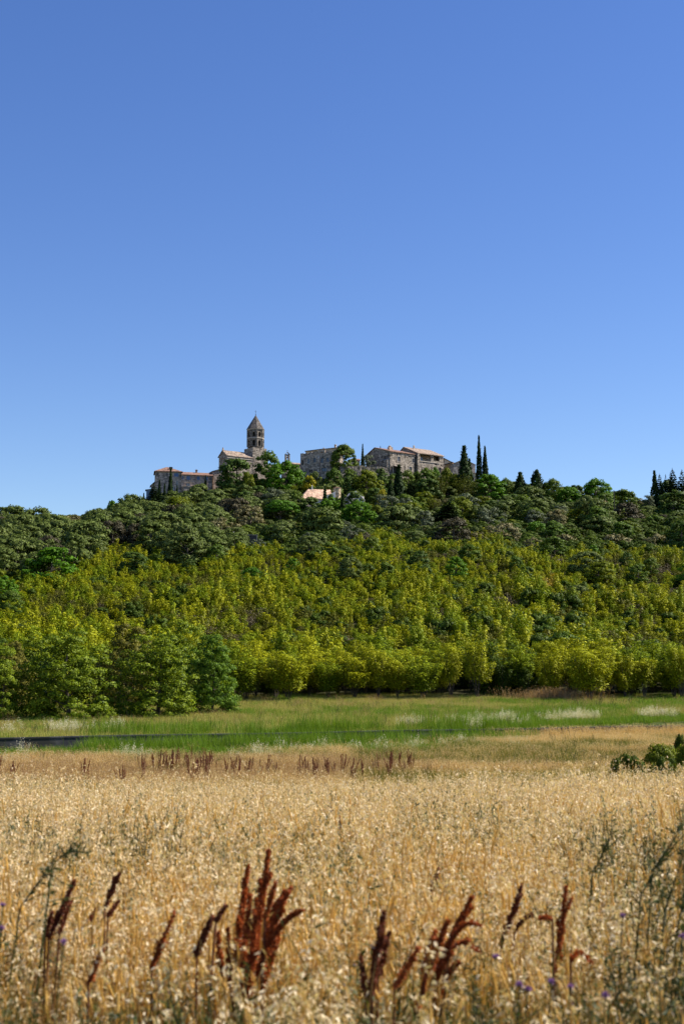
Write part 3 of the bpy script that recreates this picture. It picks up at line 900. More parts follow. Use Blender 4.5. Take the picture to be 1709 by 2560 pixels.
# oaks that can be told apart
for kd, u, v, hw, D, lb in (
        ('holm_oak', 498, 1216, 42, 424, 'round holm oak below the blue shuttered wing'),
        ('holm_oak', 788, 1184, 24, 430, 'small dark oak at the castle foot'),
        ('holm_oak', 330, 1239, 38, 420, 'dark rounded oak on the left skyline by the small cypress'),
        ('holm_oak', 799, 1271, 66, 358, 'largest round holm oak in the middle of the slope'),
        ('holm_oak', 989, 1271, 58, 366, 'broad holm oak below the cypress pair'),
        ('holm_oak', 705, 1312, 52, 338, 'round brownish oak standing right of the dark shed'),
        ('pale_oak', 625, 1266, 46, 372, 'oak with pale tips left of the round topped pine'),
        ('holm_oak', 1262, 1255, 46, 388, 'yellowish oak right of the wide olive tree'),
        ('pale_oak', 1248, 1311, 58, 334, 'large oak with pale cream tips on the right slope'),
        ('pale_oak', 1192, 1332, 30, 328, 'small cream tipped oak left of the large cream one'),
        ('dusky_oak', 1568, 1260, 46, 392, 'purplish dark oak below the utility pole'),
        ('holm_oak', 1498, 1294, 50, 366, 'wide dark oak in the middle of the right slope'),
        ('pale_oak', 1541, 1340, 54, 332, 'cream tipped oak in the row at far right'),
        ('pale_oak', 1640, 1337, 50, 332, 'cream tipped oak nearest the right edge'),
        ('pale_oak', 1396, 1340, 54, 332, 'cream tipped oak left of the round green tree'),
        ('dusky_oak', 906, 1338, 46, 330, 'greyish oak at the top of the yellow green scrub'),
        ('dusky_oak', 30, 1398, 50, 300, 'greyish oak low at the left edge'),
        ('holm_oak', 40, 1270, 60, 412, 'dark oak at the left end of the skyline'),
        ('holm_oak', 98, 1272, 50, 412, 'second dark oak from the left on the skyline')):
    plant_px(kd, 'holm_oak_tree', lb, 'oak', u, v, hw, D)

# ---- filler oaks and small trees packed between them
CAPU = [-200, 0, 100, 200, 300, 340, 380, 535, 560, 640, 735, 925, 1000, 1130, 1230, 1330, 1420, 1500, 1560, 1620, 1709, 1900]
CAPV = [1290, 1288, 1290, 1290, 1262, 1252, 1236, 1228, 1215, 1196, 1192, 1190, 1190, 1196, 1206, 1206, 1222, 1215, 1236, 1250, 1245, 1260]


def wood_edge(u):
    """ragged lower edge of the dark wood: ground distance at picture column u"""
    e = 311 + 13 * math.sin(u / 130) + 9 * math.sin(u / 47 + 1) + 6 * math.sin(u / 21)
    return e - 34 * min(1, max(0, (330 - u) / 260)) if u < 600 else e + 8


def fill_wood():
    pts = []
    tries = 0
    nL = nR = 0
    while tries < 9000:
        tries += 1
        D = rng.uniform(262, 446)
        u = rng.uniform(-130, 1840)
        x = (u - 854.5) / F * D
        left = u < 600
        sp = 6.0 if left else 4.9
        if any((x - a) ** 2 + (D - b) ** 2 < sp * sp for a, b in pts): continue
        if D < wood_edge(u): continue
        if (360 < u < 545 and D > 433) or (535 < u < 760 and D > 440) or (740 < u < 1200 and D > 438) or (745 < u < 920 and 397 < D < 413): continue
        g = G(x, D)
        h = rng.uniform(5.4, 8.4) if left else rng.uniform(4.2, 7.6)
        capv = np.interp(u, CAPU, CAPV)
        if 735 < u < 925 and D < 405: capv = 1260
        hmax = P(u, capv, D).z - g
        if hmax < 2.2: continue
        h = min(h, hmax)
        if u > 560:
            def hides(hh):
                t = 1700 - (g + hh - CZ) / D * F
                return any(D < eD + 3 and abs(u - eu) < ew + 8 and t < ev + ew * .95 for eu, ev, ew, eD in EXPL)
            if hides(h):
                h *= .6
                if hides(h): continue
        if 590 < u < 660 and 318 < D < 336: continue
        pts.append((x, D))
        w = rng.uniform(3.8, 5.6) if left else rng.uniform(3.3, 5.0)
        w = min(w, h * .72)
        k = rng.random()
        if left:
            kd = 'holm_oak' if k < .90 else ('dusky_oak' if k < .95 else 'pale_oak')
            lb = {'holm_oak': 'dark green holm oak packed in the wood at left', 'dusky_oak': 'greyish brown oak packed in the wood at left',
                  'pale_oak': 'pale tipped oak packed in the wood at left'}[kd]
            plant(kd, 'holm_oak_tree', lb, 'oak', x, D, h, w, 'oaks packed in the left wood')
        else:
            kd = 'holm_oak' if k < .40 else 'mid' if k < .66 else 'dark' if k < .76 else 'olive' if k < .85 else 'dusky_oak' if k < .88 else 'pale_oak' if k < .92 else 'lime'
            lb = {'holm_oak': 'dark green oak filling gaps on the slope under the village', 'mid': 'green tree filling gaps on the slope under the village',
                  'dark': 'dark leafy tree filling gaps on the slope under the village', 'olive': 'grey green tree filling gaps on the slope under the village',
                  'pale_oak': 'pale tipped oak filling gaps on the slope under the village', 'dusky_oak': 'dull greyish oak filling gaps on the slope under the village', 'lime': 'light yellow green tree filling gaps on the slope under the village'}[kd]
            nm = 'holm_oak_tree' if 'oak' in kd else 'olive_tree' if kd == 'olive' else 'broadleaf_tree'
            plant(kd, nm, lb, 'oak' if 'oak' in kd else 'tree', x, D, h, w, 'small trees packed under the village')


fill_wood()

# ---- deciduous trees on the meadow edge at left
for kd, u, v, hw, D, lb, vv in (
        ('meadow_tree', 178, 1574, 122, 119, 'large leafy tree at the left of the meadow edge', 0),
        ('meadow_tree', 398, 1588, 108, 122, 'large leafy tree second from the left on the meadow edge', 1),
        ('teal_tree', 532, 1594, 74, 126, 'fresh green tree at the right end of the leafy clump', 0),
        ('meadow_tree', 4, 1618, 66, 117, 'leafy tree cut by the left picture edge', 2),
        ('brown_tree', 318, 1560, 84, 134, 'brownish tree behind the two large leafy trees', 0),
        ('meadow_tree', 462, 1556, 84, 137, 'yellow green leafy tree behind the right end of the leafy clump', 2),
        ('meadow_tree', 96, 1592, 84, 136, 'leafy tree behind the large tree at left', 1),
        ('brown_tree', 30, 1604, 66, 131, 'brownish leafy tree behind the left edge tree', 0),
        ('meadow_tree', -110, 1590, 90, 122, 'leafy tree outside the left picture edge', 0)):
    plant_px(kd, 'leafy_tree', lb, 'tree', u, v, hw, D, v=vv)

# ---- yellow green young trees and scrub on the slope
SCR = {'scrub': [], 'x': []}


def fill_scrub():
    cell = {}
    out = []

    def ok(x, y, sp):
        cx, cy = int(x // 3), int(y // 3)
        for i in range(cx - 1, cx + 2):
            for j in range(cy - 1, cy + 2):
                for a, b in cell.get((i, j), ()):
                    if (a - x) ** 2 + (b - y) ** 2 < sp * sp: return False
        cell.setdefault((cx, cy), []).append((x, y))
        return True
    # front row of young trees
    n = 0
    for D in np.arange(152, 168, 3.0):
        half = .29 * D + 4
        for x in np.arange(-half, half, 2.7):
            xx, yy = x + rng.uniform(-.9, .9), D + rng.uniform(-1.6, 1.6) + 1.6 * math.sin(x * .17) + 1.3 * math.sin(x * .41 + 1)
            uu = 854.5 + F * xx / yy
            if uu < 200 and yy < 160: continue
            if not ok(xx, yy, 1.7): continue
            kd = 'young_green' if rng.random() < .16 else 'young'
            h = rng.uniform(3.4, 5.4) + 2.6 * max(0, float(fbm(xx / 5., yy / 5., 88)) - .3)
            plant(kd, 'young_tree', 'yellow green young tree in the row along the meadow top' if kd == 'young' else 'darker green young tree in the row along the meadow top',
                  'tree', xx, yy, h, rng.uniform(1.7, 3.5), 'young trees along the meadow top')
            n += 1
    sol = 0
    while sol < 46:         # single green trees standing among the scrub
        D = rng.uniform(176, 306) if sol < 20 else rng.uniform(262, 306)
        u = rng.uniform(-120, 1830)
        x = (u - 854.5) / F * D
        if u < 560 and D < 190: continue
        if not ok(x, D, 3.2): continue
        kd = ('mid', 'dark', 'bright', 'lime', 'holm_oak')[int(rng.choice(5, p=(.36, .18, .10, .16, .20)))]
        h = rng.uniform(2.8, 5.2)
        lb = {'mid': 'mid green tree', 'dark': 'dark green tree', 'bright': 'bright green tree', 'lime': 'light green tree', 'holm_oak': 'dull green oak'}[kd]
        plant(kd, 'holm_oak_tree' if kd == 'holm_oak' else 'broadleaf_tree', lb + ' standing among the yellow green scrub', 'oak' if kd == 'holm_oak' else 'tree', x, D, h, h * rng.uniform(.5, .72), 'small trees among the scrub')
        sol += 1
    tries = 0
    while tries < 60000:
        tries += 1
        D = math.sqrt(rng.uniform(138 ** 2, 350 ** 2))
        u = rng.uniform(-170, 1880)
        x = (u - 854.5) / F * D
        lim = wood_edge(u) + 4
        if D > lim: continue
        if D < 166 and not (u < 560 and D > 140): continue
        if not ok(x, D, 1.62 - .0034 * (D - 160)): continue
        out.append((x, D, u))
    out.sort(key=lambda t: t[1])
    names = ['shrub', 'shrub', 'shrub', 'shrub', 'olive_shrub', 'olive_shrub', 'green_shrub', 'green_shrub', 'brown_shrub', 'flower_shrub']
    rec = []
    for x, D, u in out:
        f = fbm(x / 16., D / 22., 41)
        f2 = fbm(x / 7., D / 9., 57)
        k = rng.random()
        dead = f2 > .69 or (f > .66 and f2 > .56)
        if dead: kd = 'brown_shrub' if k < .7 else 'olive_shrub'
        elif f2 < .27: kd = 'green_shrub' if k < .6 else 'olive_shrub'
        elif f > .56: kd = 'olive_shrub' if k < .5 else 'shrub'
        else: kd = 'shrub' if k < .86 else ('olive_shrub' if k < .95 else 'green_shrub')
        if (abs(u - 1370) < 14 and abs(D - 262) < 4) or (abs(u - 1545) < 28 and abs(D - 256) < 3): kd = 'flower_shrub'
        rec.append((x, D, kd))
    grow = lambda x, D: .72 + .75 * np.clip((fbm(x / 11., D / 16., 63) - .3) * 2.2, 0, 1)
    lab = {'shrub': 'yellow green feathery shrub low on the scrub slope', 'olive_shrub': 'olive coloured shrub low on the scrub slope',
           'green_shrub': 'dark green shrub low on the scrub slope', 'brown_shrub': 'dead brown shrub low on the scrub slope', 'flower_shrub': 'yellow flowering shrub on the scrub slope'}
    for x, D, kd in rec[:290]:
        H, Rr = SPEC[kd][1:]
        plant(kd, 'hillside_shrub', lab[kd], 'shrub', x, D, H * rng.uniform(.8, 1.25) * float(grow(x, D)), Rr * rng.uniform(.85, 1.35), 'shrubs low on the scrub slope')
    tpl, start = [], {}
    for kd in ('shrub', 'olive_shrub', 'green_shrub', 'brown_shrub', 'flower_shrub'):
        start[kd] = (len(tpl), len(SPEC[kd][0]))
        for i, (tr, cr) in enumerate(SPEC[kd][0]): tpl.append(template('scrub_source', cr))
    rest = rec[290:]
    m = len(rest)
    xs = np.array([t[0] for t in rest]); ys = np.array([t[1] for t in rest])
    idx = np.array([start[t[2]][0] + rng.integers(start[t[2]][1]) for t in rest])
    s = rng.uniform(.7, 1.25, (m, 1)) * np.array([[1, 1, 1]]) * np.stack([rng.uniform(.9, 1.2, m)] * 2 + [rng.uniform(.75, 1.3, m)], 1)
    s = s * (1.0 - .34 * np.clip((ys - 170) / 120, 0, 1))[:, None] * np.stack([.5 + .5 * grow(xs, ys)] * 2 + [grow(xs, ys)], 1)
    scatter('hillside_scrub', 'dense yellow green scrub covering the upper hillside', 'scrub', xs, ys, rng.uniform(0, 6.28, m), rng.normal(size=(m, 2)) * .08, s, idx, tpl, -.1)
    return m


N_SCRUB = fill_scrub()


def undergrowth():
    n = 5200
    D = np.sqrt(rng.uniform(298 ** 2, 447 ** 2, n)); u = rng.uniform(-150, 1860, n)
    x = (u - 854.5) / F * D
    tpl, src = [], (('green_shrub', 2), ('olive_shrub', 2))
    for kd, k in src:
        for i in range(k): tpl.append(template('undergrowth_source', SPEC[kd][0][i][1]))
    idx = rng.choice(4, n, p=(.36, .36, .14, .14))
    s = rng.uniform(.55, 1.0, n)
    keep = ~((D > 395) & (D < 412) & (u > 730) & (u < 925))
    keep &= ~((D > 438) & (u > 360) & (u < 1200))
    keep &= ~((D > 322) & (D < 333) & (u > 595) & (u < 650))
    s = s[keep]
    sc = np.stack([s * 1.1, s * 1.1, s * .8], 1)
    scatter('slope_undergrowth', 'low dark green undergrowth between the trees under the village', 'undergrowth', x[keep], D[keep], rng.uniform(0, 6.28, len(s)), np.zeros((len(s), 2)), sc, idx[keep], tpl, -.1)


undergrowth()

# ------------------------------------------------------------------ grasses
def bend_path(base, az, h, lean, n=5, curve=1.6):
    t = np.linspace(0, 1, n)
    d = np.array([math.cos(az), math.sin(az)])
    return np.column_stack([base[0] + d[0] * lean * t ** curve, base[1] + d[1] * lean * t ** curve, h * t])


def oat_tuft(seed, mats, stems=10, h=(.66, 1.04), spik=11, rad=.13, sw=.0034, L=.027, leaves=2):
    """stems with loose drooping panicles and a few dry blades"""
    r = np.random.default_rng(seed)
    A = Acc()
    for k in range(stems):
        b = r.normal(size=2) * rad
        az, hh = r.uniform(0, 6.28), r.uniform(*h)
        p = bend_path((*b, 0), az, hh, r.uniform(.05, .22) * hh)
        sa = r.uniform(0, 3.14)
        A.ribbon(p, [sw * 1.2, sw, sw, sw * .8, sw * .4], [math.cos(sa), math.sin(sa), 0], 0)
        top = p[-1]
        s = r.random(spik)
        ax = p[-1] + (p[-2] - p[-1]) * (s[:, None] * 1.15)
        off = rand_dirs(spik, r) * np.array([1, 1, .25])
        w = (.012 + .05 * s * r.random(spik) ** .5)[:, None]
        pos = ax + off * w + np.array([0, 0, .004])
        for q in range(2):
            tan = off * .55 + np.array([0, 0, -1.0]) + r.normal(size=(spik, 3)) * .35
            ln = L * r.uniform(.55, 1.35, spik)
            A.leaves(pos, rand_dirs(spik, r), tan, ln, ln * .30, 1)
        for q in range(leaves):
            z0 = r.uniform(.05, .5) * hh
            a2 = r.uniform(0, 6.28); ll = r.uniform(.16, .34)
            d = np.array([math.cos(a2), math.sin(a2)])
            t = np.linspace(0, 1, 4)
            o = np.array([np.interp(z0, p[:, 2], p[:, 0]), np.interp(z0, p[:, 2], p[:, 1])])
            pts = np.column_stack([o[0] + d[0] * ll * .6 * t, o[1] + d[1] * ll * .6 * t, z0 + ll * (.9 * t - .75 * t * t)])
            A.ribbon(pts, [.0045, .0045, .003, .001], [-d[1], d[0], 0], 0)
    return A.mesh('tuft', mats)


def ear_tuft(seed, mats, stems=11, h=(.5, .84), rad=.13):
    """golden barley like ears with awns"""
    r = np.random.default_rng(seed)
    A = Acc()
    for k in range(stems):
        b = r.normal(size=2) * rad
        az, hh = r.uniform(0, 6.28), r.uniform(*h)
        p = bend_path((*b, 0), az, hh, r.uniform(.03, .16) * hh)
        sa = r.uniform(0, 3.14)
        A.ribbon(p, .004, [math.cos(sa), math.sin(sa), 0], 0)
        d = unit((p[-1] - p[-2])[None])[0] + r.normal(size=3) * .14
        d = d / np.linalg.norm(d)
        e = np.array([p[-1] + d * t for t in (0, .025, .06, .095)])
        A.tube(e, [.0025, .0050, .0042, .001], 5, 1)
        n = 9
        s = r.random(n)
        A.leaves(e[0] + d * (s[:, None] * .08), rand_dirs(n, r), d + r.normal(size=(n, 3)) * .22, .07 * r.uniform(.7, 1.2, n), .0022, 1)
        for q in range(2):
            z0 = r.uniform(.05, .5) * hh
            a2 = r.uniform(0, 6.28); ll = r.uniform(.14, .3)
            dd = np.array([math.cos(a2), math.sin(a2)]); t = np.linspace(0, 1, 4)
            pts = np.column_stack([b[0] + dd[0] * ll * .6 * t, b[1] + dd[1] * ll * .6 * t, z0 + ll * (.9 * t - .7 * t * t)])
            A.ribbon(pts, [.0042, .0042, .003, .001], [-dd[1], dd[0], 0], 0)
    return A.mesh('tuft', mats)


def blade_tuft(seed, mats, n=26, h=(.25, .55), rad=.16, w=.006, lean=.5):
    r = np.random.default_rng(seed)
    A = Acc()
    for k in range(n):
        b = r.normal(size=2) * rad
        az, hh = r.uniform(0, 6.28), r.uniform(*h)
        p = bend_path((*b, 0), az, hh, r.uniform(.1, lean) * hh, 4)
        A.ribbon(p, [w, w, w * .75, w * .15], [-math.sin(az), math.cos(az), 0], 0)
    return A.mesh('tuft', mats)


def weed_tuft(seed, mats, stems=5, h=(.55, .95), rad=.12, leaf=.05):
    r = np.random.default_rng(seed)
    A = Acc()
    for k in range(stems):
        b = r.normal(size=2) * rad
        az, hh = r.uniform(0, 6.28), r.uniform(*h)
        p = bend_path((*b, 0), az, hh, r.uniform(.05, .25) * hh)
        A.tube(p, [.004, .0035, .003, .0025, .0015], 4, 0)
        n = 26
        s = r.random(n) ** .8
        c = np.column_stack([np.interp(s * hh, p[:, 2], p[:, i]) for i in range(3)])
        o = rand_dirs(n, r) * np.array([1, 1, .3])
        A.leaves(c, unit(rand_dirs(n, r) + np.array([0, 0, .8])), o + np.array([0, 0, .35]), leaf * r.uniform(.5, 1.3, n), leaf * .2, 0)
        for q in range(3):
            z0 = r.uniform(.4, .85) * hh
            o = np.array([np.interp(z0, p[:, 2], p[:, i]) for i in range(3)])
            dd = rand_dirs(1, r)[0]; dd[2] = abs(dd[2]) + .6
            e = o + dd * r.uniform(.1, .2)
            A.tube([o, (o + e) / 2, e], [.0025, .002, .001], 4, 0)
            A.leaves(np.linspace(o, e, 6), rand_dirs(6, r), rand_dirs(6, r) + dd, leaf * .6, leaf * .16, 0)
    return A.mesh('tuft', mats)


def far_tuft(seed, mats, n=26, h=(.55, .95), rad=.3, w=.009, heads=3, L=.06, hz=.05):
    """a wider clump for the middle distance"""
    r = np.random.default_rng(seed)
    A = Acc()
    for k in range(n):
        b = r.normal(size=2) * rad
        az, hh = r.uniform(0, 6.28), r.uniform(*h)
        p = bend_path((*b, 0), az, hh, r.uniform(.08, .35) * hh, 4)
        A.ribbon(p, [w, w, w * .8, w * .3], [math.cos(az + 1.3), math.sin(az + 1.3), 0], 0)
        if heads:
            pos = p[-1] + r.normal(size=(heads, 3)) * np.array([.03, .03, hz]) - np.array([0, 0, hz * .6])
            A.leaves(pos, rand_dirs(heads, r), rand_dirs(heads, r) * .6 + np.array([0, 0, -.8]), L * r.uniform(.6, 1.2, heads), L * .3, 1)
    return A.mesh('tuft', mats)


TP = lambda f, k, s0, *a, **kw: [template('tuft_source', f(s0 + i, *a, **kw)) for i in range(k)]
t_oat = TP(oat_tuft, 5, 200, ['straw', 'pale_spikelet'])
t_ear = TP(ear_tuft, 4, 210, ['orange_straw', 'golden_ear'])
t_fresh = TP(blade_tuft, 3, 223, ['fresh_blade'], n=34, h=(.4, .85), w=.0045)
t_low = TP(blade_tuft, 3, 220, ['under_straw'], n=44, h=(.25, .66), w=.0045)
t_goat = TP(oat_tuft, 3, 225, ['weed_leaf', 'green_oat'], stems=8, leaves=4)
t_weed = TP(weed_tuft, 4, 230, ['weed_leaf'])
t_fpale = TP(far_tuft, 4, 240, ['straw', 'field_pale'])
t_fbrown = TP(far_tuft, 3, 250, ['field_brown', 'field_brown'])
t_folive = TP(far_tuft, 3, 255, ['field_olive', 'field_olive'], heads=1)
t_green = TP(far_tuft, 4, 260, ['meadow_green', 'meadow_green'], n=40, h=(.25, .6), w=.012, heads=0)
t_dry = TP(far_tuft, 4, 265, ['meadow_dry', 'meadow_dry'], n=40, h=(.2, .5), w=.011, heads=1, L=.05)
t_silver = TP(far_tuft, 3, 270, ['meadow_dry', 'silver_oat'], n=9, h=(.55, 1.25), rad=.22, heads=16, L=.085, hz=.16)


def area_pts(y0, y1, dens, marg=1.6, slope=.27, r=rng):
    """random points over the strip of ground in view, with a margin to either side"""
    n = int(dens * ((y1 - y0) * 2 * marg + slope * (y1 * y1 - y0 * y0)))
    a = slope; b = marg
    t = r.random(n)
    # inverse of the cumulative width
    c0 = a * y0 * y0 + 2 * b * y0
    c = c0 + t * (a * y1 * y1 + 2 * b * y1 - c0)
    y = (-b + np.sqrt(b * b + a * c)) / a
    x = r.uniform(-1, 1, n) * (b + a * y)
    return x, y


def usc(x, y):
    return 854.5 + F * x / np.maximum(y, .5)


def sow(name, label, cat, x, y, tpl, smin=.8, smax=1.2, tilt=.08, wind=.06, hs=None):
    n = len(x)
    q = np.where(y < 32, 1.0, 4.0)
    s = rng.uniform(smin, smax, n) * (.86 + .26 * fbm(x / q / 1.1, y / q / 1.5, 91))
    if hs is None: hs = np.interp(y, [2.5, 6.5, 10, 30, 60, 80], [.72, .84, 1.0, 1.0, .75, .75])
    sc = np.stack([s, s, s * (1 if hs is None else hs)], 1)
    tl = rng.normal(size=(n, 2)) * tilt + np.array([0, wind])
    tl[:, 1] += .34 * (fbm(x / q / 1.7, y / q / 2.2, 95) - .5); tl[:, 0] += .26 * (fbm(x / q / 1.9, y / q / 1.6, 97) - .5)
    return scatter(name, label, cat, x, y, rng.uniform(0, 6.28, n), tl, sc, rng.integers(0, len(tpl), n), tpl, -.02)


# ---- foreground field, 2.4 to 31 m
x, y = area_pts(2.3, 31, 60)
f = fbm(x / 1.6, y / 2.6, 11); f2 = fbm(x / .8, y / 1.1, 13); uu = usc(x, y)
# dark weedy corners: lower left and right side
wl_ = np.clip((420 - uu) / 420, 0, 1) * np.clip((7.6 - y) / 2.5, 0, 1)
wr_ = np.clip((uu - 1450) / 260, 0, 1) * np.clip((10.5 - y) / 3.5, 0, 1)
weed_p = np.clip(.03 + .16 * np.clip((5.4 - y) / 1.2, 0, 1) + .14 * (f > .6) + .75 * wl_ + .75 * wr_ + .42 * np.clip((6.4 - y) / 2.0, 0, 1) * (fbm(x / .7, y / 1.0, 29) > .42), 0, .88)
oatclump = ((uu - 1100) / 70) ** 2 + ((y - 13.2) / 1.3) ** 2 < 1
grn = np.clip((fbm(x / 2.2, y / 3.5, 21) - .52) * 6, 0, .6) * np.clip((y - 14) / 6, 0, 1) * (y < 30)
grn = np.where(oatclump, .85, np.maximum(grn, .05 + .22 * (fbm(x / 1.1, y / 1.6, 23) > .56)))
k = rng.random(len(x))
is_weed = k < weed_p
is_goat = (~is_weed) & (rng.random(len(x)) < grn)
rest = ~(is_weed | is_goat)
ear_p = np.clip(.50 - .07 * (y - 5) + .5 * (f2 - .5), .05, .65)
clear = np.zeros(len(x), bool)
for uc, hw_, d0, d1 in ((640, 95, 4.0, 6.1), (1090, 90, 4.0, 5.7), (935, 50, 4.0, 5.7), (1280, 45, 5, 6.7), (1395, 40, 4.2, 6.1), (155, 50, 4.6, 6.5), (270, 40, 4.8, 6.7), (400, 40, 4.2, 5.9), (520, 45, 4.3, 5.9), (240, 30, 4, 5.3)):
    clear |= (np.abs(uu - uc) < hw_) & (y > d0) & (y < d1)
clear &= rng.random(len(x)) < .86
rest &= ~clear; is_weed &= ~clear; is_goat &= ~clear
is_ear = rest & (rng.random(len(x)) < ear_p)
is_oat = rest & ~is_ear
sow('wild_oat_grass', 'pale dry wild oats with drooping spikelets across the foreground', 'grass', x[is_oat], y[is_oat], t_oat, .8, 1.14)
sow('barley_grass', 'golden dry barley ears between the wild oats', 'grass', x[is_ear], y[is_ear], t_ear, .85, 1.2)
sow('green_oat_grass', 'grey green oats still unripe among the dry grass', 'grass', x[is_goat], y[is_goat], t_goat, .8, 1.1)
sow('wild_herbs', 'dark grey green herbs at the edges of the foreground', 'weeds', x[is_weed], y[is_weed], t_weed, .7, 1.1)
x, y = area_pts(13, 29, 5)
sow('tall_oat_grass', 'taller pale oats standing up along the crest of the field', 'grass', x, y, t_oat, 1.0, 1.32, .12, .1, hs=np.ones(len(x)))
x, y = area_pts(2.3, 31, 34)
fr = rng.random(len(x)) < np.clip((7.0 - y) / 2.2, .06, .8) * np.where(fbm(x / .9, y / 1.2, 71) > .45, 1, .45)
sow('dry_undergrass', 'short orange straw under the oats', 'grass', x[~fr], y[~fr], t_low, .8, 1.3)
sow('fresh_undergrass', 'fresh green blades low in the near grass', 'grass', x[fr], y[fr], t_fresh, .8, 1.2)

# ---- field beyond the crest, 29 to 101 m
x, y = area_pts(29, 118, 9.0, 3)
wy = wall_y(x); keep = y < wy - .4
x, y, wy = x[keep], y[keep], wy[keep]
uu = usc(x, y); f = fbm(x / 9, y / 7, 31)
d = wy - y                                     # metres in front of the wall
gp = np.clip((15 - d + 14 * (f - .5)) / 6, 0, 1) * np.clip((1380 - uu) / 420, 0, 1) + np.clip((4 - d) / 4, 0, 1) * .5
gp = np.clip(gp * 1.1 - .2 * (f > .62), 0, .97)
olive_p = np.clip((uu - 1040) / 220, 0, 1) * np.clip((76 - y + 12 * (f - .5)) / 10, 0, 1) * .9 + .55 * (f > .62) + np.clip((f - .36) * 4, 0, .8) * (uu > 880) * (d > 2)
olive_p = np.clip(olive_p, 0, .85)
brown_p = np.clip(1 - np.abs(d - 30) / 24, 0, 1) * np.where(uu < 1000, .8, .3)
k1, k2, k3 = rng.random((3, len(x)))
g = k1 < gp
o_ = ~g & (k2 < olive_p)
b_ = ~g & ~o_ & (k3 < brown_p)
p_ = ~(g | o_ | b_)
sow('dry_field_grass', 'pale straw grass in the dip beyond the foreground', 'grass', x[p_], y[p_], t_fpale)
sow('brown_field_grass', 'brownish dry grass around the row of docks', 'grass', x[b_], y[b_], t_fbrown)
sow('olive_field_grass', 'olive green grass in the dip at right', 'grass', x[o_], y[o_], t_folive, .7, 1.05)
gx, gy = x[g], y[g]
# ---- meadow beyond the wall
x, y = area_pts(88, 157, 6.5, 4, .26)
keep = y > wall_y(x) + .5
x, y = x[keep], y[keep]
uu = usc(x, y); f = fbm(x / 7, y / 9, 37)
d = y - wall_y(x)
gp = -.22 + 2.6 * (f - .5) + .55 * np.clip((9 - d) / 7, 0, 1) * (uu > 620) + .45 * np.clip((5 - d) / 4, 0, 1) + .5 * np.clip((uu - 1000) / 200, 0, 1)
g = rng.random(len(x)) < np.clip(gp, .05, .95)
sow('green_meadow_grass', 'lush green grass along both sides of the low wall', 'grass', np.concatenate([gx, x[g]]), np.concatenate([gy, y[g]]), t_green, .8, 1.35)
sow('dry_meadow_grass', 'cut yellowish grass on the meadow below the trees', 'grass', x[~g], y[~g], t_dry, .7, 1.1)
# ---- tall green growth against the wall
n = 800
uu = rng.uniform(215, 1330, n); yy = np.full(n, 100.)
off = rng.uniform(.7, 4.5, n) * np.where(rng.random(n) < .72, -1, 1)
for it in range(5): yy = wall_y((uu - 854.5) / F * yy) + off
kp = (fbm(uu / 60, off / 5, 77) > np.interp(uu, [225, 500, 700, 1330], [.15, .25, .36, .45]))
uu, yy = uu[kp], yy[kp]
sow('tall_wall_grass', 'tall bright green grass growing against the low wall', 'grass', (uu - 854.5) / F * yy, yy, t_green, 1.0, 1.7, .16, hs=np.where((uu < 560) | ((uu > 880) & (uu < 980)), 1.4, 1.0 + .5 * (fbm(uu / 25, uu / 31, 5) > .40)))
# ---- stands of silvery oats behind and in front of the wall
sx, sy = [], []


def stand(u, dy, n, su, sd_):
    for i in range(n):
        uq = u + rng.normal() * su; D = 100.
        off = dy + rng.normal() * sd_
        for it in range(4): D = float(wall_y((uq - 854.5) / F * D)) + off
        if abs(off) < .45: continue
        sx.append((uq - 854.5) / F * D); sy.append(D)


for u0, u1, dy, k in ((1015, 1110, 6.5, 5), (1115, 1190, 7, 4), (1190, 1300, 6.5, 7), (1350, 1420, 6, 4), (1420, 1510, 6.5, 5), (1570, 1700, 6, 7), (1710, 1800, 6, 4), (130, 205, 11, 4), (30, 45, 11, 1), (270, 330, 12, 2)):
    for q in range(k): stand(rng.uniform(u0, u1), dy + rng.normal() * 1.2, int(rng.uniform(5, 14)), rng.uniform(5, 15), rng.uniform(.4, 1.5))
stand(1180, 1.2, 9, 8, .3)
for u0, u1, dd, k in ((0, 700, -16, 9), (295, 330, -8, 3), (640, 900, -10, 7), (900, 1300, -8, 10), (60, 230, -6, 4)):
    for q in range(k): stand(rng.uniform(u0, u1), dd + rng.normal() * 1.5, int(rng.uniform(2, 6)), rng.uniform(5, 16), rng.uniform(.4, 1.5))
sow('silver_oat_grass', 'silvery white stands of tall oats near the low wall', 'grass', np.array(sx), np.array(sy), t_silver, .45, 1.2, .12)
n = 380
uu = 1180 + 620 * rng.random(n) ** .55; yy = np.full(n, 110.); off = -rng.uniform(.6, 3, n)
for it in range(5): yy = wall_y((uu - 854.5) / F * yy) + off
sow('tall_straw_grass', 'tall straw grass half hiding the right end of the low wall', 'grass', (uu - 854.5) / F * yy, yy, t_fpale, .7, 1.35, .1, hs=np.ones(n))
x, y = area_pts(92, 150, .16, 4, .26)
kp = y > wall_y(x) + 1.5
x, y = x[kp], y[kp]
sow('meadow_weeds', 'loose brownish seed stalks scattered over the meadow', 'weeds', x, y, t_fbrown, .5, 1.3, .15)
x, y = area_pts(60, 150, .22, 4, .26)
kp = (np.abs(y - wall_y(x)) > 1) & (fbm(x / 8, y / 8, 111) > .5)
x, y = x[kp], y[kp]
sow('dark_meadow_herbs', 'dark green herb clumps dotted over meadow and dip', 'weeds', x, y, t_weed, .6, 1.2, .15, hs=np.ones(len(x)))
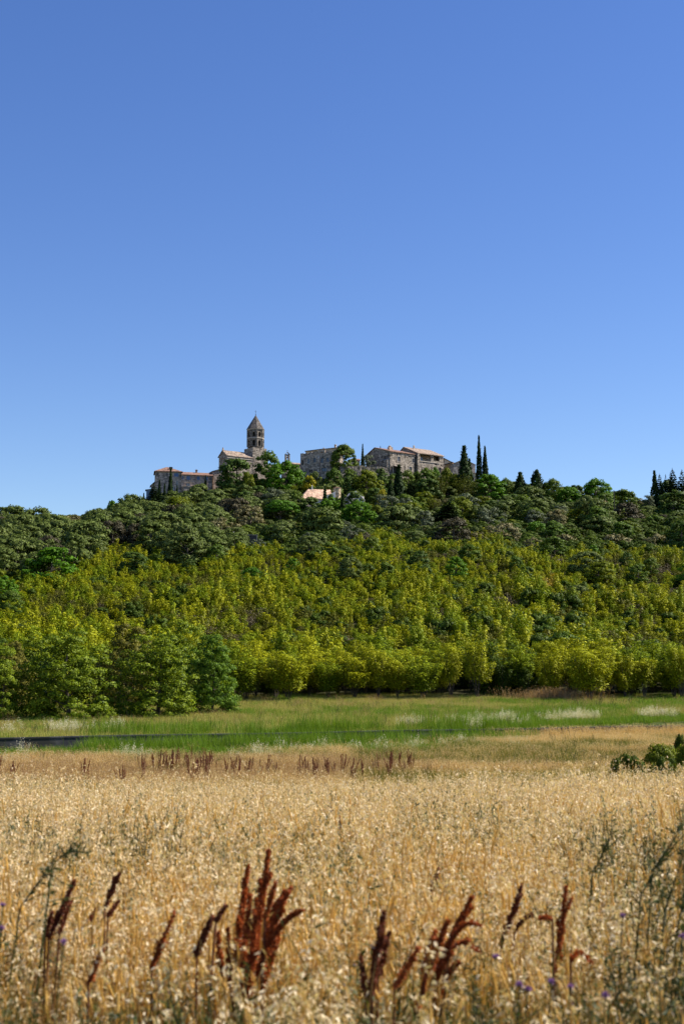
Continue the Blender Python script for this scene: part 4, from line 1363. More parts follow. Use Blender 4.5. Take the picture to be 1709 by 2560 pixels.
# dry tall grass at the foot of the scrub on the right
x = rng.uniform(28, 38, 120) ; y = 149 + rng.normal(size=120) * 1.2
x = (1380 + rng.normal(size=120) * 45 - 854.5) / F * y
sow('tall_dry_grass', 'brownish tall dry grass at the foot of the young trees', 'grass', x, y, t_fbrown, 1.0, 2.2, .12)


# ------------------------------------------------------------------ low wall between field and meadow
def build_wall():
    A = Acc()
    xs = np.arange(-44, 50.1, 2.0)
    for i in range(len(xs) - 1):
        for side in (0,):
            pass
    n = len(xs)
    yc = wall_y(xs)
    top = -1.86 + .02 * np.sin(xs * .35)
    V, Q = [], []
    nx, ny = -.447, .894
    for i in range(n):
        for off, z in ((-.16, -3.4), (-.16, top[i] - .09), (-.20, top[i] - .087), (-.20, top[i]), (.20, top[i]), (.20, -3.4)):
            V.append((xs[i] + nx * off, yc[i] + ny * off, z))
    for i in range(n - 1):
        for j in range(5):
            a = i * 6 + j
            Q.append((a, a + 6, a + 7, a + 1))
    Q.append((0, 1, 4, 5)); e = (n - 1) * 6; Q.append((e + 5, e + 4, e + 1, e))
    A.add(V, Q)
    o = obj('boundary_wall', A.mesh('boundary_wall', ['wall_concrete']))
    tag(o, 'low dark grey concrete wall running across the meadow', 'wall')


build_wall()


# ------------------------------------------------------------------ docks
def dock_stem_path(p0, p1, hook, n=9):
    p0, p1 = np.array(p0), np.array(p1)
    t = np.linspace(0, 1, n)[:, None]
    d = p1 - p0
    L = np.linalg.norm(d)
    side = np.array([np.sign(d[0]) if abs(d[0]) > 1e-6 else 1, 0, 0])
    return p0 + d * t + np.array([0, 0, 1]) * hook * L * np.sin(t * math.pi) * .8 - side * hook * L * .15 * np.sin(t * math.pi)


def seed_spike(A, path, w, n, r, L=.010, mi=0):
    nw = max(5, int(np.linalg.norm(path[-1] - path[0]) / (L * 1.9)))
    q = r.integers(0, nw, n); wr = r.uniform(.45, 1.25, nw)
    t = np.clip(((q + .5) / nw) ** .9 + r.normal(size=n) * .22 / nw, 0, 1)
    k = len(path) - 1
    i = np.minimum((t * k).astype(int), k - 1); fr = (t * k - i)[:, None]
    c = path[i] * (1 - fr) + path[i + 1] * fr
    prof = np.minimum(1, (1 - t) * 2.0 + .10) * wr[q]
    o = rand_dirs(n, r)
    pos = c + o * (w * prof * r.random(n) ** .6)[:, None]
    ln = L * r.uniform(.7, 1.5, n)
    A.leaves(pos, rand_dirs(n, r), o + np.array([0, 0, -.5]), ln, ln * .8, mi)


def near_dock(name, label, D, base_u, spikes, dark=False, dense=1.0):
    """spikes: (u0, v0, u1, v1, half width px, hook) in photograph pixels at distance D"""
    b = P(base_u, 2560, D)
    bz = G(b.x, b.y)
    root = thing(name, label, 'dock plant', (b.x, b.y, bz))
    r = np.random.default_rng(abs(hash(label)) % 1000 if False else len(label) * 17 + int(base_u))
    mats = ['dark_dock_seed' if dark else 'dock_seed']
    o0 = np.array([b.x, b.y, bz])
    for k, (u0, v0, u1, v1, hw, hook) in enumerate(spikes):
        Dk = D + r.uniform(-.14, .14)
        a, e = np.array(P(u0, v0, Dk)) - o0, np.array(P(u1, v1, Dk + r.uniform(-.1, .1))) - o0
        path = dock_stem_path(a, e, hook)
        A = Acc()
        A.tube(np.array([[r.normal() * .015, r.normal() * .015, -.02], a * np.array([.6, .6, .55]), a]), [.006, .005, .0045], 5)
        A.tube(path, np.linspace(.0045, .0012, len(path)), 5)
        obj('stem', A.mesh('stem', ['dock_stem'], smooth=True), root)
        S = Acc()
        L = float(np.linalg.norm(e - a))
        hw *= .68
        seed_spike(S, path, hw * D / F, int(dense * 1900 * L / .35 * (hw / 11.)), r)
        for q in range(int(3 + L * 12)):        # short side branches rising from the lower part
            i = r.integers(0, max(1, int(len(path) * .72)))
            dm = unit((path[min(i + 1, len(path) - 1)] - path[i])[None])[0]
            sd_ = rand_dirs(1, r)[0]; sd_ -= dm * sd_.dot(dm)
            ln = L * r.uniform(.10, .26)
            e2 = path[i] + dm * ln + sd_ * ln * r.uniform(.22, .5)
            sp = np.array([path[i] + (e2 - path[i]) * t for t in np.linspace(0, 1, 5)])
            seed_spike(S, sp, hw * D / F * .5, int(dense * 900 * ln / .35), r)
        obj('seed_head', S.mesh('seed_head', mats), root)
    A = Acc()
    for q in range(6):
        az = q * 1.1 + r.uniform(0, .5); ll = r.uniform(.15, .26)
        d = np.array([math.cos(az), math.sin(az)]); t = np.linspace(0, 1, 6)
        pts = np.column_stack([d[0] * ll * t, d[1] * ll * t, .1 + ll * (.9 * t - .8 * t * t)])
        A.ribbon(pts, [.008, .03, .036, .03, .018, .002], [-d[1], d[0], .2], 0)
    obj('leaf', A.mesh('leaf', ['dock_stem']), root)
    return root


near_dock('dock_plant', 'largest red brown dock with many upright seed spikes', 6.0, 640, [
    (632, 2420, 672, 2122, 13, 0), (590, 2400, 621, 2163, 11, .03), (662, 2300, 690, 2204, 8, .02), (668, 2320, 730, 2217, 9, .12),
    (655, 2390, 722, 2228, 12, .04), (645, 2440, 757, 2273, 11, .2), (573, 2450, 570, 2318, 7, 0), (603, 2450, 625, 2232, 10, 0),
    (553, 2430, 545, 2328, 7, 0), (640, 2500, 668, 2300, 13, 0), (618, 2510, 640, 2290, 13, 0), (650, 2480, 700, 2330, 12, 0), (600, 2490, 612, 2350, 10, 0)])
near_dock('dock_plant', 'leaning red brown dock with two hooked seed spikes at right', 5.6, 1050, [
    (1085, 2440, 1181, 2238, 12, .02), (1060, 2450, 1120, 2300, 14, 0), (1125, 2360, 1202, 2312, 7, .3), (1115, 2390, 1199, 2380, 7, .42),
    (1058, 2440, 1088, 2326, 10, .05), (1045, 2530, 1075, 2370, 11, 0), (1075, 2480, 1135, 2330, 12, 0), (1090, 2500, 1150, 2400, 8, .1)])
near_dock('dock_plant', 'dark narrow dock with two close spikes left of the leaning one', 5.6, 930, [
    (930, 2460, 960, 2276, 11, 0), (945, 2440, 972, 2328, 9, .03), (912, 2470, 901, 2390, 9, 0), (925, 2500, 945, 2350, 11, 0)], dark=True)
near_dock('dock_plant', 'faint slanting dock between the dark dock and the leaning one', 5.4, 975, [(985, 2470, 1048, 2364, 9, 0)], dense=.6)
near_dock('dock_plant', 'slender dark dock leaning right in front of the right field', 6.6, 1245, [
    (1250, 2370, 1304, 2210, 9, 0), (1285, 2330, 1340, 2290, 6, .25)], dark=True, dense=.7)
near_dock('dock_plant', 'upright rusty dock spike at the right', 6.0, 1385, [
    (1388, 2440, 1414, 2212, 10, 0), (1380, 2300, 1345, 2295, 6, .1)], dense=.8)
near_dock('dock_plant', 'small hooked rusty dock low at the right', 5.6, 1420, [(1425, 2402, 1478, 2408, 7, .35)])
near_dock('dock_plant', 'thin dark dock sprig behind the leaning dock', 8.0, 1060, [(1060, 2280, 1096, 2168, 7, 0)], dark=True, dense=.7)
near_dock('dock_plant', 'double dark dock leaning right at the far left', 6.4, 110, [
    (122, 2345, 188, 2200, 9, 0), (113, 2340, 132, 2278, 6, 0), (150, 2330, 178, 2250, 6, 0)], dark=True)
near_dock('dock_plant', 'dark curved dock near the pale seed head at left', 6.6, 262, [
    (262, 2270, 300, 2182, 8, .03), (228, 2295, 245, 2270, 6, 0), (270, 2290, 298, 2250, 6, 0)], dark=True)
near_dock('dock_plant', 'thin red dock leaning right between left and large docks', 5.8, 380, [(380, 2420, 438, 2274, 7, 0)], dense=.7)
near_dock('dock_plant', 'dark slanting dock just left of the largest dock', 5.8, 490, [(492, 2385, 530, 2290, 11, 0), (540, 2300, 567, 2262, 6, 0)], dark=True)
near_dock('dock_plant', 'short rusty dock spike low at the left', 5.2, 220, [(222, 2460, 258, 2372, 7, 0)], dense=.7)


def far_dock_mesh(seed):
    r = np.random.default_rng(seed)
    A = Acc()
    for k in range(4):
        az = r.uniform(0, 6.28); ln = r.uniform(.03, .2)
        path = dock_stem_path((r.normal() * .05, r.normal() * .05, .25), (math.cos(az) * ln, math.sin(az) * ln, r.uniform(.75, 1.15)), 0)
        A.tube(np.vstack([[[0, 0, 0]], path]), .008, 4, 0)
        seed_spike(A, path, .024, 120, r, .026, 1)
    return A.mesh('dock_plant', ['dock_stem', 'dark_dock_seed'])


fd = [far_dock_mesh(s) for s in (300, 301, 302, 303)]
frows = []
for u0, u1, v, n in ((356, 372, 1895, 4), (385, 550, 1888, 34), (475, 530, 1915, 13), (216, 232, 1910, 3), (300, 345, 1925, 5), (40, 72, 1910, 4), (575, 700, 1905, 16), (748, 824, 1905, 18),
                     (8, 20, 1900, 2), (835, 870, 1900, 3), (872, 910, 1905, 6), (920, 1030, 1890, 16), (960, 975, 1900, 3), (1560, 1568, 1880, 1), (1608, 1614, 1884, 1)):
    for i in range(n):
        frows.append((rng.uniform(u0, u1), v + rng.normal() * 5))
for i, (u, v) in enumerate(frows):
    D = float(np.interp(v, [1880, 1930], [74, 58])) + rng.normal() * 1.2
    xx = (u - 854.5) / F * D
    o = obj('dock_plant', fd[i % 4])
    o.location = (xx, D, G(xx, D) - .03)
    o.rotation_euler = (rng.normal() * .06, .08 + rng.normal() * .06, rng.uniform(0, 6.28))
    s = rng.uniform(.6, 1.12)
    o.scale = (s, s, s * 1.12)
    tag(o, 'small dark red dock in the row across the dry field', 'dock plant', 'docks in the row across the field')
for u, v, D in ((1063, 1999, 17), (1298, 2010, 16), (845, 2020, 15), (870, 2075, 11.5), (335, 2030, 15), (455, 2020, 15.5)):
    xx = (u - 854.5) / F * D
    o = obj('dock_plant', fd[int(u) % 4]); o.location = (xx, D, G(xx, D)); o.scale = (.55, .55, .85); o.rotation_euler = (0, .1, u)
    tag(o, 'lone thin dark dock standing in the pale oats', 'dock plant', 'lone docks in the pale oats')


# ------------------------------------------------------------------ purple flowers and tall weeds
def flower(u, v, D, label, s=.8):
    p = P(u, v, D)
    g = G(p.x, p.y)
    h = p.z - g
    t = thing('knapweed', label, 'flower', (p.x, p.y, g))
    A = Acc(); path = bend_path((-.05, 0, 0), 0, h, .05); A.tube(path, .0025, 5)
    obj('stem', A.mesh('stem', ['weed_leaf']), t)
    r = np.random.default_rng(int(u))
    A = Acc()
    A.tube([[0, 0, h - .012 * s], [0, 0, h - .004], [0, 0, h + .004]], [.003, .008 * s, .006 * s], 7, 0)
    n = 60
    az = r.random(n) * 6.28; el = r.random(n) * 1.3
    d = np.stack([np.cos(az) * np.cos(el), np.sin(az) * np.cos(el), np.sin(el)], 1)
    A.leaves(np.tile([[0, 0, h]], (n, 1)), rand_dirs(n, r), d, .020 * s * r.uniform(.7, 1.2, n), .005 * s, 1)
    obj('flower_head', A.mesh('flower_head', ['weed_leaf', 'petal_purple']), t)


for u, v, D, lb in ((1238, 2393, 5.4, 'purple flower highest left of the little purple group'), (1298, 2462, 5.0, 'purple flower with a lower neighbour close at its right'),
                    (1318, 2474, 5.0, 'lowest purple flower just beside another'), (1377, 2455, 5.0, 'largest purple flower in the little group at lower right'),
                    (1424, 2468, 5.0, 'rightmost purple flower of the little group'), (1704, 2341, 5.6, 'purple flower at the right picture edge'),
                    (8, 2263, 6.0, 'violet flower at the left picture edge'), (5, 2322, 5.6, 'lower violet flower at the left picture edge'),
                    (160, 2355, 5.6, 'dim violet flower among the left dark herbs'), (1512, 2488, 4.8, 'dim violet flower among the right dark herbs'),
                    (1555, 2290, 6.0, 'dim violet flower on the tall right weeds')):
    flower(u, v, D, lb)


def tall_weed(u0, v0, u1, v1, D, label, seed):
    a, e = P(u0, v0, D), P(u1, v1, D)
    g = G(a.x, a.y)
    t = thing('tall_weed', label, 'weed', (a.x, a.y, g))
    r = np.random.default_rng(seed)
    A = Acc()
    p0 = np.array([-.1 * np.sign(e.x - a.x), 0, 0]); p1 = np.array([0, 0, a.z - g]); p2 = np.array([e.x - a.x, .0, e.z - g])
    s = np.linspace(0, 1, 8)[:, None]
    path = np.vstack([p0 + (p1 - p0) * s[:-1] , p1 + (p2 - p1) * s])
    A.tube(path, np.linspace(.006, .0015, len(path)), 5)
    B = Acc()
    for k in range(9):
        c = path[r.integers(6, len(path))]
        d = unit((p2 - p1)[None])[0] + r.normal(size=3) * .5
        q = c + d * r.uniform(.06, .16)
        A.tube([c, (c + q) / 2 + np.array([0, 0, .01]), q], [.0025, .002, .001], 4)
        n = 6
        B.leaves(c + (q - c) * r.random((n, 1)), rand_dirs(n, r), rand_dirs(n, r) + d, .04 * r.uniform(.5, 1.2, n), .012)
    obj('stem', A.mesh('stem', ['weed_leaf']), t)
    obj('leaves', B.mesh('leaves', ['weed_leaf']), t)


tall_weed(130, 2165, 200, 2098, 6.2, 'dark thin weed stem leaning right at upper left of the oats', 1)
tall_weed(50, 2270, 120, 2170, 6.0, 'dark weed stem at the left edge', 2)
tall_weed(1630, 2180, 1700, 2075, 6.6, 'tall dark weed leaning into the right picture edge', 3)
tall_weed(1660, 2280, 1712, 2120, 6.2, 'dense dark weed along the right picture edge', 4)
tall_weed(1480, 2180, 1520, 2110, 7.2, 'thin dark weed stem left of the right edge weeds', 5)
tall_weed(1690, 2330, 1720, 2200, 5.8, 'dark weed lowest at the right picture edge', 6)
tall_weed(1600, 2240, 1640, 2160, 6.2, 'short dark weed before the right edge weeds', 7)

# ------------------------------------------------------------------ bushes in the dip at right
for kd, u, v, hw, D, lb in (('bush', 1568, 1895, 58, 52, 'dark green bush in the dip at right'), ('bush', 1660, 1903, 48, 50, 'dark green bush nearest the right edge of the dip'),
                            ('lime_bush', 1650, 1872, 66, 56, 'light yellow green bush behind the dark bushes'), ('lime_bush', 1712, 1875, 40, 54, 'light yellow green bush at the right picture edge'),
                            ('bush', 1697, 1845, 22, 62, 'small dark bush on the far side of the dip')):
    plant_px(kd, 'bush', lb, 'bush', u, v, hw, D, hmin=.5)

# ------------------------------------------------------------------ village buildings
class House:
    """a building with its own frame: x along the front, y away from it, z up from the foot"""

    def __init__(s, name, label, cat, u, D, yaw, sink=2.0, zfoot=None):
        p = P(u, 1200, D)
        s.o = np.array([p.x, p.y]); s.yaw = R(yaw)
        s.ex = np.array([math.cos(s.yaw), math.sin(s.yaw)]); s.ey = np.array([-s.ex[1], s.ex[0]])
        s.z0 = G(p.x, p.y) - sink if zfoot is None else zfoot
        s.root = thing(name, label, cat, (p.x, p.y, s.z0), s.yaw)

    def world(s, x, y):
        return s.o + s.ex * x + s.ey * y

    def zat(s, v, x=0, y=0):
        """local height of photograph row v at the local plan position"""
        w = s.world(x, y)
        return CZ + (1700 - v) / F * w[1] * s._k(v) - s.z0

    def _k(s, v):
        dy = (1280.0 - v) / F
        return ((SP + dy * CP) / (CP - dy * SP)) / ((1700 - v) / F)

    def along(s, side, u, L, W):
        """distance along a side at picture column u"""
        o, d = {'front': ((0, 0), (1, 0)), 'right': ((L, 0), (0, 1)), 'left': ((0, W), (0, -1)), 'back': ((L, W), (-1, 0))}[side]
        ow = s.world(*o); dw = s.ex * d[0] + s.ey * d[1]
        k = (u - 854.5) / F / (CP - (1280 - 1160) / F * SP)
        return (k * ow[1] - ow[0]) / (dw[0] - k * dw[1])


SIDES = {'front': lambda L, W: ((0, 0), (1, 0), L), 'right': lambda L, W: ((L, 0), (0, 1), W), 'left': lambda L, W: ((0, W), (0, -1), W), 'back': lambda L, W: ((L, W), (-1, 0), L)}


def facade(A, o, d, L, z0, z1, holes=(), depth=.28, mi=0):
    """wall sheet with real openings and reveals; o, d plan origin and direction, outside is to the right of d"""
    o = np.array(o, float); d = np.array(d, float)
    inn = np.array([-d[1], d[0]])
    xs = sorted({0.0, L, *[h[0] for h in holes], *[h[1] for h in holes]})
    zs = sorted({z0, z1, *[h[2] for h in holes], *[h[3] for h in holes]})

    def pt(x, z, k=0.0):
        q = o + d * x + inn * k
        return (q[0], q[1], z)
    for i in range(len(xs) - 1):
        for j in range(len(zs) - 1):
            cx, cz = (xs[i] + xs[i + 1]) / 2, (zs[j] + zs[j + 1]) / 2
            if any(h[0] < cx < h[1] and h[2] < cz < h[3] for h in holes): continue
            A.add([pt(xs[i], zs[j]), pt(xs[i + 1], zs[j]), pt(xs[i + 1], zs[j + 1]), pt(xs[i], zs[j + 1])], [(0, 1, 2, 3)], mi)
    for a, b, c, e in [h[:4] for h in holes]:
        for (x0, q0), (x1, q1) in (((a, c), (b, c)), ((b, c), (b, e)), ((b, e), (a, e)), ((a, e), (a, c))):
            A.add([pt(x0, q0), pt(x0, q0, depth), pt(x1, q1, depth), pt(x1, q1)], [(0, 1, 2, 3)], mi)


def box(A, x0, x1, y0, y1, z0, z1, mi=0):
    V = [(x, y, z) for z in (z0, z1) for x, y in ((x0, y0), (x1, y0), (x1, y1), (x0, y1))]
    A.add(V, [(3, 2, 1, 0), (4, 5, 6, 7), (0, 1, 5, 4), (1, 2, 6, 5), (2, 3, 7, 6), (3, 0, 4, 7)], mi)


def slab(A, pts, t=.22, mi=0):
    """roof plane with thickness"""
    p = np.array(pts, float)
    if len(p) == 3: p = np.vstack([p, p[2:3]])
    V = np.vstack([p, p - np.array([0, 0, t])])
    A.add(V, [(0, 1, 2, 3), (7, 6, 5, 4), (0, 4, 5, 1), (1, 5, 6, 2), (2, 6, 7, 3), (3, 7, 4, 0)], mi)


def windows(H, L, W, specs, depth=.28):
    """openings filled with window objects; each spec: side, x0, x1, z0, z1, kind"""
    for side, a, b, c, e, kind in specs:
        o, d, _ = SIDES[side](L, W)
        o, d = np.array(o, float), np.array(d, float); inn = np.array([-d[1], d[0]])

        def bx(A, x0, x1, k0, k1, z0, z1):
            V = []
            for z in (z0, z1):
                for x, k in ((x0, k0), (x1, k0), (x1, k1), (x0, k1)):
                    q = o + d * x + inn * k; V.append((q[0], q[1], z))
            A.add(V, [(3, 2, 1, 0), (4, 5, 6, 7), (0, 1, 5, 4), (1, 2, 6, 5), (2, 3, 7, 6), (3, 0, 4, 7)])
        g = .004
        if kind == 'blue':
            m = (a + b) / 2
            for x0, x1 in ((a + g, m - .02), (m + .02, b - g)):
                A = Acc(); bx(A, x0, x1, .05, .11, c + g, e - g)
                obj('shutter', A.mesh('shutter', ['blue_shutter']), H.root)
            continue
        fm = {'glass': 'dark_trim', 'white': 'white_paint', 'dark': 'dark_trim', 'door': 'white_paint', 'niche': None, 'sky': 'stone_trim', 'trim': 'stone_trim'}[kind]
        if kind == 'niche':
            A = Acc(); bx(A, a, b, depth, depth + .1, c, e)
            obj('niche_wall', A.mesh('niche_wall', ['church_stone']), H.root)
            continue
        A = Acc(); w = .07
        for x0, x1, z0, z1 in ((a + g, a + w, c + g, e - g), (b - w, b - g, c + g, e - g), (a + w, b - w, c + g, c + w), (a + w, b - w, e - w, e - g)):
            bx(A, x0, x1, depth - .12, depth - .04, z0, z1)
        if kind in ('glass', 'white', 'sky', 'trim'):
            m = (a + b) / 2; bx(A, m - .03, m + .03, depth - .12, depth - .045, c + w, e - w)
        f = obj('door' if kind == 'door' else 'window', A.mesh('window', [fm]), H.root)
        A = Acc(); bx(A, a + g, b - g, depth - .035, depth + .02, c + g, e - g)
        obj('pane_or_shade', A.mesh('pane_or_shade', ['interior_shade' if kind == 'dark' else 'window_glass']), f)  # unglazed openings get a near-black sheet painted as their inner shade
        if kind in ('trim', 'white', 'sky'):
            A = Acc(); bx(A, a - .12, b + .12, -.10, depth - .13, c - .14, c - .003)
            obj('sill', A.mesh('sill', ['stone_trim']), f)
        if kind == 'trim':
            A = Acc()
            for x0, x1, z0, z1 in ((a - .16, a - .003, c, e + .003), (b + .003, b + .16, c, e + .003), (a - .16, b + .16, e + .006, e + .2)):
                bx(A, x0, x1, -.05, .10, z0, z1)
            obj('surround', A.mesh('surround', ['stone_trim']), f)


def px_windows(H, L, W, lst):
    """window rectangles given as picture columns and rows"""
    out = []
    for side, u0, u1, v0, v1, kind in lst:
        a, b = H.along(side, u0, L, W), H.along(side, u1, L, W)
        a, b = min(a, b), max(a, b)
        o, d, ln = SIDES[side](L, W)
        m = (a + b) / 2
        a, b = max(a, .1), min(b, ln - .1)
        out.append((side, a, b, H.zat(v1, o[0] + d[0] * m, o[1] + d[1] * m), H.zat(v0, o[0] + d[0] * m, o[1] + d[1] * m), kind))
    return out


def body(H, L, W, ze, mat, wins, sides=('front', 'right', 'left', 'back'), gable=None, ridge=.5, zr=None, name='wall'):
    """four walls with openings; gable 'x' puts the ridge along x (gables left and right), 'y' along y"""
    A = Acc()
    for sd in sides:
        o, d, ln = SIDES[sd](L, W)
        facade(A, o, d, ln, 0, ze, [w[1:5] for w in wins if w[0] == sd])
    if gable == 'x':
        for x in (0, L): A.add([(x, 0, ze), (x, W, ze), (x, W * ridge, zr), (x, W * ridge, zr)], [(0, 1, 2, 3)])
    if gable == 'y':
        for y in (0, W): A.add([(0, y, ze), (L, y, ze), (L * ridge, y, zr), (L * ridge, y, zr)], [(0, 1, 2, 3)])
    o = obj(name, A.mesh(name, [mat]), H.root)
    windows(H, L, W, wins)
    return o


def gable_roof(H, L, W, ze, zr, mat, axis='x', ridge=.5, ov=.35, t=.2):
    A = Acc()
    if axis == 'x':
        for y0, y1 in ((0, W * ridge), (W, W * ridge)):
            k = (zr - ze) / (y1 - y0); yo = y0 - ov * np.sign(y1 - y0)
            zo = ze + k * (yo - y0)
            slab(A, [(-ov, yo, zo + t), (L + ov, yo, zo + t), (L + ov, y1, zr + t), (-ov, y1, zr + t)], t - .004)
    else:
        for x0, x1 in ((0, L * ridge), (L, L * ridge)):
            k = (zr - ze) / (x1 - x0); xo = x0 - ov * np.sign(x1 - x0)
            zo = ze + k * (xo - x0)
            slab(A, [(xo, -ov, zo + t), (xo, W + ov, zo + t), (x1, W + ov, zr + t), (x1, -ov, zr + t)], t - .004)
    return obj('roof', A.mesh('roof', [mat]), H.root)


def hip_roof(H, L, W, ze, zr, mat, ra, rb, ov=.4, t=.2):
    """ridge from ra to rb (plan points)"""
    A = Acc()
    c = [(-ov, -ov), (L + ov, -ov), (L + ov, W + ov), (-ov, W + ov)]
    c = [(*q, ze + t - .1) for q in c]
    a, b = (*ra, zr + t), (*rb, zr + t)
    slab(A, [c[0], c[1], b, a], t); slab(A, [c[2], c[3], a, b], t); slab(A, [c[3], c[0], a], t); slab(A, [c[1], c[2], b], t)
    return obj('roof', A.mesh('roof', [mat]), H.root)


def chimney(parent, x, y, z0, z1, w, d, mat='house_stone', cap=True):
    A = Acc()
    box(A, x - w / 2, x + w / 2, y - d / 2, y + d / 2, z0, z1)
    if cap:
        box(A, x - w / 2 - .08, x + w / 2 + .08, y - d / 2 - .08, y + d / 2 + .08, z1 + .003, z1 + .15)
        box(A, x - w / 2 + .05, x + w / 2 - .05, y - d / 2 + .05, y + d / 2 - .05, z1 + .153, z1 + .32)
    return obj('chimney', A.mesh('chimney', [mat]), parent)


def arch_panel(A, o, d, L, z0, z1, cx, w, zs, zt, depth=.4, seg=8, mi=0):
    """wall panel with one round arched opening: sill zs, springing at zt"""
    o = np.array(o, float); d = np.array(d, float); inn = np.array([-d[1], d[0]])

    def pt(x, z, k=0.0):
        q = o + d * x + inn * k
        return (q[0], q[1], z)
    r = w / 2
    a, b = cx - r, cx + r
    q4 = lambda *p: A.add(list(p), [(0, 1, 2, 3)], mi)
    q4(pt(0, z0), pt(a, z0), pt(a, z1), pt(0, z1)); q4(pt(b, z0), pt(L, z0), pt(L, z1), pt(b, z1))
    q4(pt(a, z0), pt(b, z0), pt(b, zs), pt(a, zs))
    th = np.linspace(math.pi, 0, seg + 1)
    X = cx + r * np.cos(th); Z = zt + r * np.sin(th)
    for i in range(seg):
        q4(pt(X[i], Z[i]), pt(X[i + 1], Z[i + 1]), pt(X[i + 1], z1), pt(X[i], z1))
        q4(pt(X[i], Z[i]), pt(X[i], Z[i], depth), pt(X[i + 1], Z[i + 1], depth), pt(X[i + 1], Z[i + 1]))
    q4(pt(a, zs), pt(a, zs, depth), pt(a, zt, depth), pt(a, zt)); q4(pt(b, zt), pt(b, zt, depth), pt(b, zs, depth), pt(b, zs))
    q4(pt(a, zs), pt(b, zs), pt(b, zs, depth), pt(a, zs, depth))


def cross(parent, x, y, z, h, w=.05, mat='iron'):
    A = Acc()
    box(A, x - w, x + w, y - w, y + w, z, z + h)
    box(A, x - h * .26, x - w - .002, y - w * .8, y + w * .8, z + h * .62, z + h * .62 + w * 2)
    box(A, x + w + .002, x + h * .26, y - w * .8, y + w * .8, z + h * .62, z + h * .62 + w * 2)
    return obj('cross', A.mesh('cross', [mat]), parent)


